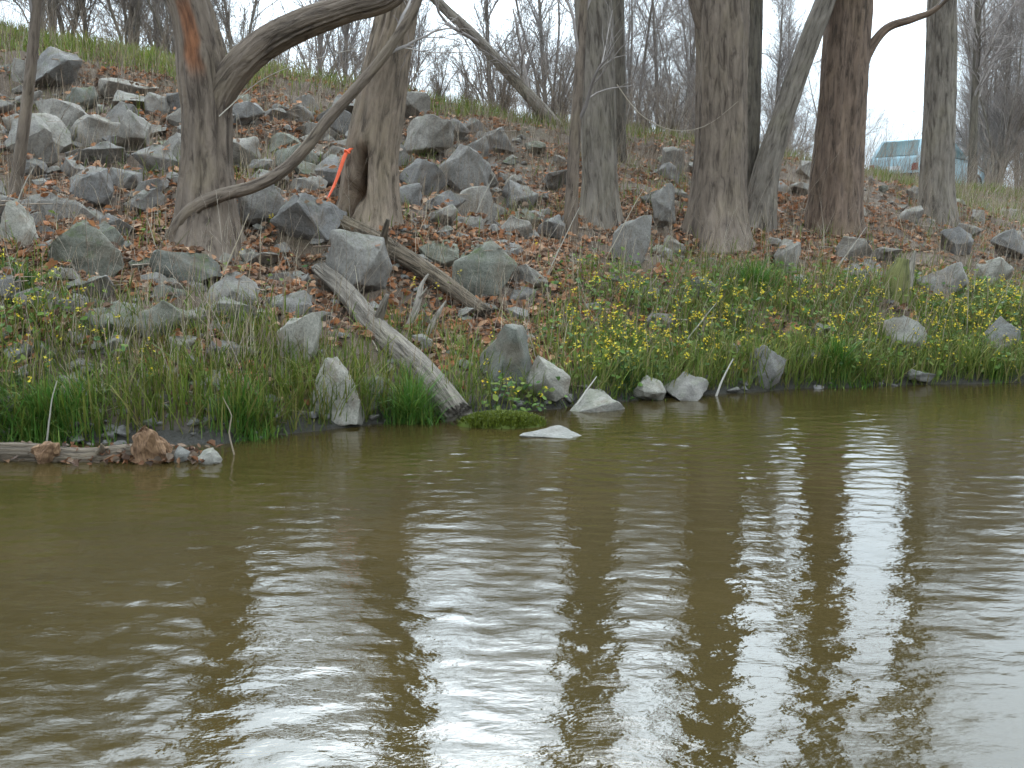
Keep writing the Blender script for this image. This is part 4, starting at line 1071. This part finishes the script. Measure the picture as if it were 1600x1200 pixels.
log('driftwood', 'small forked driftwood leaning beside the curved driftwood', [(-.86, 10.2, .55, .022), (-.80, 10.24, .70, .026), (-.72, 10.3, .84, .018), (-.67, 10.34, .92, .007)], M['wood'], 'driftwood', 44, S=12,
    stubs=[[(-.80, 10.24, .69, .014), (-.85, 10.2, .78, .010), (-.88, 10.18, .85, .004)]])
log('sunken_log', 'brown log half sunk along the waterline at the left', [(-5.6, 6.80, -.01, .10), (-4.7, 6.98, .03, .115), (-4.1, 6.95, .0, .10), (-3.5, 7.06, .02, .09), (-3.0, 7.02, -.01, .085), (-2.6, 7.10, .01, .08), (-2.3, 7.08, -.03, .05)], M['wood_dark'], seed=45,
    stubs=[[(-3.9, 6.98, .05, .04), (-3.86, 6.9, .13, .03), (-3.80, 6.86, .19, .008)], [(-2.9, 7.02, .03, .03), (-2.84, 6.96, .09, .02), (-2.83, 6.93, .13, .006)]])
def rotten_block(name, label, loc, dims, seed, rot):
    me = rock_mesh('rotten_block', seed, M['wood_orange'], dims=dims, pts=15, cuts=4, rough=.12)
    a_ = me.attributes.new('tint', 'FLOAT_COLOR', 'POINT'); a_.data.foreach_set('color', np.ones(len(me.vertices) * 4, np.float32))
    co_ = np.empty(len(me.vertices) * 3, np.float32); me.vertices.foreach_get('co', co_)
    a_ = me.attributes.new('grain', 'FLOAT_VECTOR', 'POINT'); a_.data.foreach_set('vector', co_ * 1.5)
    o = link(name, me, loc=loc); o.rotation_euler = rot
    return tag(o, label, 'wood')
rotten_block('rotten_stump', 'crumbling orange brown stump at the water on the left spit', (-2.50, 6.97, .11), (.34, .30, .38), 91, (.1, -.15, .4))
rotten_block('wood_lump', 'small tan lump of rotten wood against the sunken log', (-3.22, 6.95, .06), (.26, .18, .22), 94, (.2, .3, 1.2))
sp_ = empty('broken_stump', (4.78, 12.75, .75)); tag(sp_, 'mossy broken stump with pale split side below the reddish trunk', 'stump')
link('stem', trunk_mesh('stem', [(-.02, .02, -.15, .22), (0, .02, .12, .17), (.03, .02, .36, .15), (.07, .02, .56, .08)], M['bark_moss'], S=26, step=.03, seed=58, flare=.35, furrow=.12), sp_)
link('split_wood', trunk_mesh('split_wood', [(.07, -.06, .0, .045), (.10, -.06, .25, .06), (.14, -.05, .48, .045), (.18, -.05, .66, .012)], M['wood'], S=14, step=.03, seed=59, furrow=.1), sp_)

# moss cushion at the waterline
def cushion(name, label, x, y, rx, ry, h, seed, colours, blade):
    gg = np.random.default_rng(seed)
    root = empty(name, (x, y, 0)); tag(root, label, 'moss')
    u, w = np.meshgrid(np.linspace(0, 2 * math.pi, 32, endpoint=False), np.linspace(0, 1, 9))
    rad = np.sin(w * math.pi / 2) * (1 + .25 * (vnoise(np.cos(u) * 2 + 9, np.sin(u) * 2 + 9, seed) - .5))
    X, Y = rad * np.cos(u) * rx, rad * np.sin(u) * ry
    Z = np.cos(w * math.pi / 2) * h * (1 + .5 * (vnoise(X * 9, Y * 9, seed + 1) - .5)) - .02
    i = np.arange(u.size).reshape(u.shape); j = np.roll(i, -1, 1)
    q = np.stack([i[:-1], i[1:], j[1:], j[:-1]], -1).reshape(-1, 4)
    tint = np.tile(np.array(colours[0]) * .8, (u.size, 1))
    link('mound', make_mesh('mound', np.stack([X, Y, Z], -1).reshape(-1, 3), quads=q, mat=M['grass'], tint=tint), root)
    n = 5000; a = gg.uniform(0, 6.28, n); r = np.sqrt(gg.uniform(0, 1, n))
    bx, by = r * np.cos(a) * rx, r * np.sin(a) * ry; bz = np.sqrt(np.clip(1 - r * r, 0, 1)) * h - .02
    v, q, tr, col = blade_arrays(gg, np.stack([bx, by, bz], -1), gg.uniform(.5, 1.3, n) * blade, np.full(n, blade * .22), .9, colours)
    o = link('fronds', make_mesh('fronds', v, quads=q, tris=tr, mat=M['grass'], tint=col), root); o['kind'] = 'stuff'
cushion('moss_cushion', 'yellow green moss cushion at the waterline by the pale log', -.08, 8.42, .36, .2, .10, 61, [(.10, .13, .012), (.13, .15, .02), (.08, .10, .012)], .04)

# tufts of lush grass that stand out one by one
def tuft(label, x, y, rx, h, n, seed, colours=BRIGHT):
    gg = np.random.default_rng(seed)
    z0 = max(0.0, float(height(x, y)))
    n = int(n * .7)
    a = gg.uniform(0, 6.28, n); r = np.abs(gg.normal(0, .5, n))
    bx, by = r * np.cos(a) * rx, r * np.sin(a) * rx * .8
    bz = np.maximum(height(x + bx, y + by), -.02) - z0
    hh = h * gg.uniform(.25, 1.15, n) ** 1.0 * (.35 + 1.1 * vnoise((x + bx) * 7, (y + by) * 7, seed)) * (1.05 - .6 * r)
    v, q, tr, col = blade_arrays(gg, np.stack([bx, by, bz], -1), hh, gg.uniform(.005, .012, n), .75, colours + GREEN[:2], curl=.9)
    tag(link('grass_tuft', make_mesh('grass_tuft', v, quads=q, tris=tr, mat=M['grass'], tint=col), loc=(x, y, z0)), label, 'grass tuft')
tuft('broad lush dark green grass tuft at the left edge by the water', -3.62, 7.75, .55, .50, 2600, 71)
tuft('lush grass tuft at the waterline right of the sunken log', -2.1, 7.85, .30, .40, 1100, 72)
tuft('bright green grass tuft under the lower end of the pale log', -.86, 8.55, .26, .46, 1000, 73)
tuft('brightest green grass tuft below the thickest trunk', 3.02, 12.75, .45, .46, 1400, 74, [(.09, .21, .03), (.11, .24, .04), (.07, .16, .03)])
tuft('green grass tuft at the water in the middle of the flower patch', 3.44, 10.85, .42, .40, 1300, 75)
tuft('dark green leafy tuft at the left edge half way up', -4.55, 9.4, .4, .40, 1000, 76, [(.04, .09, .03), (.05, .11, .03), (.08, .13, .03)])
tuft('small green grass tuft at the water near the right edge', 5.2, 11.15, .28, .32, 700, 77)
tuft('dark green plant at the waterline below the yellow flowers', 1.15, 9.95, .38, .26, 900, 78, [(.03, .085, .035), (.04, .10, .04), (.06, .12, .03)])

# single pale stems and sticks
def stem(label, pts, r, col, name='dead_stem', cat='stem', seed=0):
    pts = [(*p, r * (1 - .6 * i / (len(pts) - 1))) for i, p in enumerate(pts)]
    base = pts[0][:3]
    p = smooth_path([(a - base[0], b - base[1], c - base[2], q_) for a, b, c, q_ in pts], .05)
    p[1:, :3] += np.cumsum(np.random.default_rng(seed).normal(0, .0012, (len(p) - 1, 3)), 0)
    v, q = tubes(p[None, :, :3], p[None, :, 3], 7)
    tag(link(name, make_mesh(name, v, quads=q, mat=M['twig'], tint=np.tile(col, (len(v), 1))), loc=base), label, cat)
PALE = (.40, .36, .30)
stem('tall whitish stem leaning right below the blue grey blocks', [(-.56, 13.8, 1.66), (-.45, 13.8, 1.95), (-.33, 13.8, 2.2), (-.22, 13.8, 2.4)], .012, PALE, seed=1)
stem('white stick poking up at the waterline below the flowers', [(2.02, 10.05, -.02), (2.07, 10.05, .12), (2.13, 10.05, .25), (2.19, 10.05, .37)], .013, (.48, .44, .38), 'white_stick', 'stick', 2)
stem('short white stick leaning on the low flat stone at the waterline', [(.57, 9.2, .02), (.64, 9.22, .12), (.71, 9.24, .22), (.77, 9.26, .3)], .011, (.48, .44, .38), 'white_stick', 'stick', 3)
stem('pale bent stalk standing in water at the tip of the left spit', [(-1.98, 7.2, -.05), (-2.02, 7.2, .16), (-2.0, 7.2, .28), (-2.06, 7.2, .42)], .007, (.26, .21, .15), seed=4)
stem('pale stalk in the dark green grass near the left edge', [(-3.47, 7.5, 0), (-3.44, 7.5, .18), (-3.41, 7.5, .34), (-3.36, 7.5, .5)], .008, PALE, seed=5)
stem('thin tan stem leaning right in front of the pale grey trunk', [(1.2, 13.3, 1.28), (1.34, 13.3, 1.55), (1.5, 13.3, 1.86), (1.68, 13.3, 2.18)], .009, (.40, .34, .26), seed=6)
stem('thin tan stem leaning right below the forked tree', [(-2.84, 9.6, .85), (-2.72, 9.6, 1.15), (-2.58, 9.6, 1.45), (-2.42, 9.6, 1.78)], .009, (.38, .31, .22), seed=7)
stem('pale stem leaning right at the left edge below the sapling', [(-5.38, 11.0, 1.6), (-5.27, 11.0, 1.85), (-5.15, 11.0, 2.1), (-5.03, 11.0, 2.3)], .010, PALE, seed=8)
stem('pale stem leaning right at the foot of the reddish trunk', [(4.37, 14.2, 1.0), (4.53, 14.2, 1.24), (4.70, 14.2, 1.48), (4.86, 14.2, 1.72)], .010, PALE, seed=9)
stem('pale stem leaning right above the left end of the flower patch', [(.38, 12.0, 1.05), (.50, 12.0, 1.33), (.64, 12.0, 1.62), (.78, 12.0, 1.92)], .009, PALE, seed=10)
stem('whitish stem in the middle of the yellow flower patch', [(1.84, 11.2, .32), (1.96, 11.2, .5), (2.1, 11.2, .68), (2.24, 11.2, .86)], .009, PALE, seed=11)
stem('thin pale vine hanging in an arc between the grey trunk and the thickest trunk', [(1.50, 15.1, 3.75), (1.8, 15.0, 3.35), (2.2, 14.95, 3.12), (2.55, 14.95, 3.1), (2.85, 14.95, 3.22), (3.2, 14.93, 3.5)], .008, (.36, .30, .23), 'hanging_vine', 'vine', 12)
stem('thin pale vine slanting between the forked tree and the hollow tree', [(-3.15, 11.3, 2.85), (-2.8, 11.6, 3.25), (-2.4, 11.9, 3.5), (-1.8, 12.35, 3.75)], .007, (.42, .37, .30), 'slanting_vine', 'vine', 13)

# orange marking ribbon on the hollow tree
rb = empty('ribbon', (-1.95, 12.33, 2.55)); tag(rb, 'orange marking ribbon hanging from the hollow tree', 'ribbon')
omat = mat_plain('orange_plastic_ribbon', (.85, .115, .03), .4, var=.12, scale=8)
path = [(.06, -.01, .06), (.0, -.03, .0), (-.04, -.05, -.10), (-.08, -.07, -.22), (-.14, -.10, -.38), (-.22, -.14, -.54), (-.29, -.17, -.66)]
pp = smooth_path([(*p, 0) for p in path], .03)[:, :3]
K = len(pp); tw = np.linspace(0, .9, K)
side = np.stack([np.cos(tw) * .026, -np.sin(tw) * .026 * .6, np.sin(tw) * .012], -1)
V = np.concatenate([pp - side, pp + side, pp + side + [0, .0015, 0], pp - side + [0, .0015, 0]], 0)
i = np.arange(K - 1)[:, None]
Q = np.concatenate([i + [0, 1, K + 1, K], i + [2 * K, 2 * K + 1, 3 * K + 1, 3 * K], i + [K, K + 1, 2 * K + 1, 2 * K], i + [3 * K, 3 * K + 1, 1, 0]], 0)
link('tail', make_mesh('tail', V, quads=Q, mat=omat), rb)
kb = [(.05 * math.cos(a) + .02, .03 * math.sin(a) - .02, .03 * math.sin(a * 2) + .03) for a in np.linspace(0, 6.0, 12)]
kv, kq = tubes(np.array(kb)[None] * .6, np.full((1, 12), .012), 8)
link('knot', make_mesh('knot', kv, quads=kq, mat=omat), rb)

# ------------------------------------------------------------------ parked car on the road
paint = mat_plain('pale_blue_car_paint', (.40, .58, .64), .28, var=.05, scale=3)
paint.node_tree.nodes['Principled BSDF'].inputs['Coat Weight'].default_value = .6
glass = mat_plain('tinted_car_glass', (.10, .17, .17), .06, var=.1, scale=3, spec=.8)
rubber = mat_plain('tyre_rubber', (.02, .02, .02), .85)
dark = mat_plain('black_trim', (.03, .03, .032), .6)
chrome = mat_plain('wheel_alloy', (.55, .56, .58), .3, metallic=.9, var=.1)
redl = mat_plain('red_lamp_plastic', (.25, .02, .02), .25)
clear = mat_plain('clear_lamp_plastic', (.7, .72, .75), .2)
plate_m = mat_plain('white_plate', (.7, .7, .68), .5, var=.05)

def loft(sections, mat, name, parent, bev=None):
    """sections: rings of equal length -> closed loft"""
    A = np.array(sections, float); n0, n1 = A.shape[:2]
    i = np.arange(n0 * n1).reshape(n0, n1); j = np.roll(i, -1, 1)
    q = np.stack([i[:-1], j[:-1], j[1:], i[1:]], -1).reshape(-1, 4).tolist()
    bm = bmesh.new(); vs = [bm.verts.new(p) for p in A.reshape(-1, 3)]
    for f in q: bm.faces.new([vs[k] for k in f])
    bm.faces.new([vs[k] for k in i[0][::-1]]); bm.faces.new([vs[k] for k in i[-1]])
    bmesh.ops.recalc_face_normals(bm, faces=bm.faces)
    if bev: bmesh.ops.bevel(bm, geom=[e for e in bm.edges if e.calc_face_angle(0) > .5], offset=bev, segments=2, affect='EDGES', clamp_overlap=True)
    for f in bm.faces: f.smooth = True
    for e in bm.edges:
        if len(e.link_faces) == 2 and e.calc_face_angle(0) > R(40): e.smooth = False
    me = bpy.data.meshes.new(name); bm.to_mesh(me); bm.free(); me.materials.append(mat)
    return link(name, me, parent)

def panel(corners, mat, name, parent, out, th=.012):
    """thin glass or lamp panel standing proud of the shell along out"""
    c = [Vector(p) for p in corners]; o = Vector(out).normalized()
    s = [[p + o * .004 for p in c], [p + o * (.004 + th) for p in c]]
    mid = sum(c, Vector()) / len(c)
    s[1] = [p + (mid - p) * .03 for p in s[1]]
    return loft([[tuple(p) for p in r_] for r_ in s], mat, name, parent)

car = empty('parked_car', (0, 0, 0))
tag(car, 'pale blue car parked on the road at the top of the bank', 'car')
# x forward, y left, z up; rear bumper at -2.05, front at 2.05
def ring(x, hw, z0, z1, hump=.0):
    return [(x, -hw * .93, z0), (x, hw * .93, z0), (x, hw, z0 + .16), (x, hw, z0 + (z1 - z0) * .62), (x, hw * .95, z1), (x, hw * .5, z1 + hump), (x, -hw * .5, z1 + hump), (x, -hw * .95, z1), (x, -hw, z0 + (z1 - z0) * .62), (x, -hw, z0 + .16)]
body = loft([ring(-2.08, .70, .34, .78), ring(-2.04, .80, .27, .95, .01), ring(-1.75, .85, .22, .99, .01), ring(-1.0, .86, .20, .98, .01), ring(0, .87, .20, .96, .01), ring(.75, .86, .20, .95, .015), ring(1.35, .84, .22, .88, .03), ring(1.85, .79, .25, .76, .03), ring(2.06, .66, .32, .62)], paint, 'body', car)
cabin = loft([[(-2.0, -.80, .94), (-2.0, .80, .94), (-.3, .83, .95), (.95, .80, .94), (.95, -.80, .94), (-.3, -.83, .95)],
              [(-1.86, -.74, 1.20), (-1.86, .74, 1.20), (-.3, .76, 1.22), (.55, .73, 1.22), (.55, -.73, 1.22), (-.3, -.76, 1.22)],
              [(-1.66, -.64, 1.50), (-1.66, .64, 1.50), (-.3, .66, 1.55), (.12, .64, 1.53), (.12, -.64, 1.53), (-.3, -.66, 1.55)],
              [(-1.45, -.5, 1.545), (-1.45, .5, 1.545), (-.3, .52, 1.595), (0, .5, 1.575), (0, -.5, 1.575), (-.3, -.52, 1.595)]], paint, 'cabin', car, bev=.02)
panel([(-1.955, -.66, 1.02), (-1.955, .66, 1.02), (-1.69, .56, 1.46), (-1.69, -.56, 1.46)], glass, 'rear_window', car, (-1, 0, .5), .02)
panel([(.87, -.68, 1.0), (.16, -.56, 1.49), (.16, .56, 1.49), (.87, .68, 1.0)], glass, 'windscreen', car, (.6, 0, .8), .03)
for s in (-1, 1):
    for nm, x0, x1, x2, x3 in (('front_window', -.25, .72, .12, -.25), ('rear_side_window', -1.35, -.33, -.33, -1.28), ('quarter_window', -1.80, -1.43, -1.38, -1.60)):
        panel([(x0, s * .822, 1.0), (x1, s * .815, 1.0), (x2, s * .675, 1.47), (x3, s * .675, 1.47)], glass, nm, car, (0, s, .35), .016)
    lamp = panel([(-2.07, s * .56, .60), (-2.07, s * .76, .60), (-2.05, s * .76, .80), (-2.05, s * .60, .80)], redl, 'tail_light', car, (-1, 0, .1), .03)
    panel([(2.04, s * .40, .50), (1.98, s * .68, .52), (1.93, s * .70, .66), (2.0, s * .42, .64)], clear, 'headlight', car, (1, 0, .2), .03)
    mir = loft([[(.62, s * .82, 1.0), (.52, s * .82, 1.0), (.52, s * .82, 1.06), (.62, s * .82, 1.06)], [(.66, s * .92, 1.0), (.5, s * .92, 1.0), (.5, s * .92, 1.13), (.66, s * .92, 1.13)], [(.64, s * 1.06, 1.02), (.52, s * 1.06, 1.02), (.52, s * 1.06, 1.12), (.64, s * 1.06, 1.12)]], plate_m, 'mirror', car)
    for xh in (-.35, -1.2):
        loft([[(xh, s * .868, .84), (xh + .16, s * .868, .84), (xh + .16, s * .868, .87), (xh, s * .868, .87)], [(xh + .01, s * .90, .845), (xh + .15, s * .90, .845), (xh + .15, s * .90, .865), (xh + .01, s * .90, .865)]], dark, 'door_handle', car)
    for xw in (-1.32, 1.30):
        w = empty('wheel', (xw, s * .74, .31)); w.parent = car
        th = np.arange(28) * 2 * math.pi / 28
        def disc(prof, mat, nm):
            A = np.array([[(r_ * math.cos(a), y_ * s, r_ * math.sin(a)) for a in th] for r_, y_ in prof])
            n0, n1 = A.shape[:2]; i = np.arange(n0 * n1).reshape(n0, n1); j = np.roll(i, -1, 1)
            q = np.stack([i[:-1], j[:-1], j[1:], i[1:]], -1).reshape(-1, 4)
            link(nm, make_mesh(nm, A.reshape(-1, 3), quads=q, mat=mat), w)
        disc([(.19, -.09), (.28, -.10), (.31, -.07), (.31, .08), (.28, .115), (.20, .11)], rubber, 'tyre')
        disc([(.20, .09), (.185, .115), (.16, .085), (.07, .10), (.05, .115), (.001, .118)], chrome, 'rim')
loft([[(-2.12, -.72, .36), (-2.12, .72, .36), (-2.12, .72, .52), (-2.12, -.72, .52)], [(-2.02, -.80, .34), (-2.02, .80, .34), (-2.02, .80, .54), (-2.02, -.80, .54)]], dark, 'bumper', car)
panel([(-2.075, -.24, .62), (-2.075, .24, .62), (-2.065, .24, .74), (-2.065, -.24, .74)], plate_m, 'number_plate', car, (-1, 0, 0), .012)
CX, CY, HEAD = 13.45, 33.6, R(40)
car.scale = (1.07, 1.07, 1.07)
car.location = (CX, CY, 3.06); car.rotation_euler = (0, 0, HEAD)
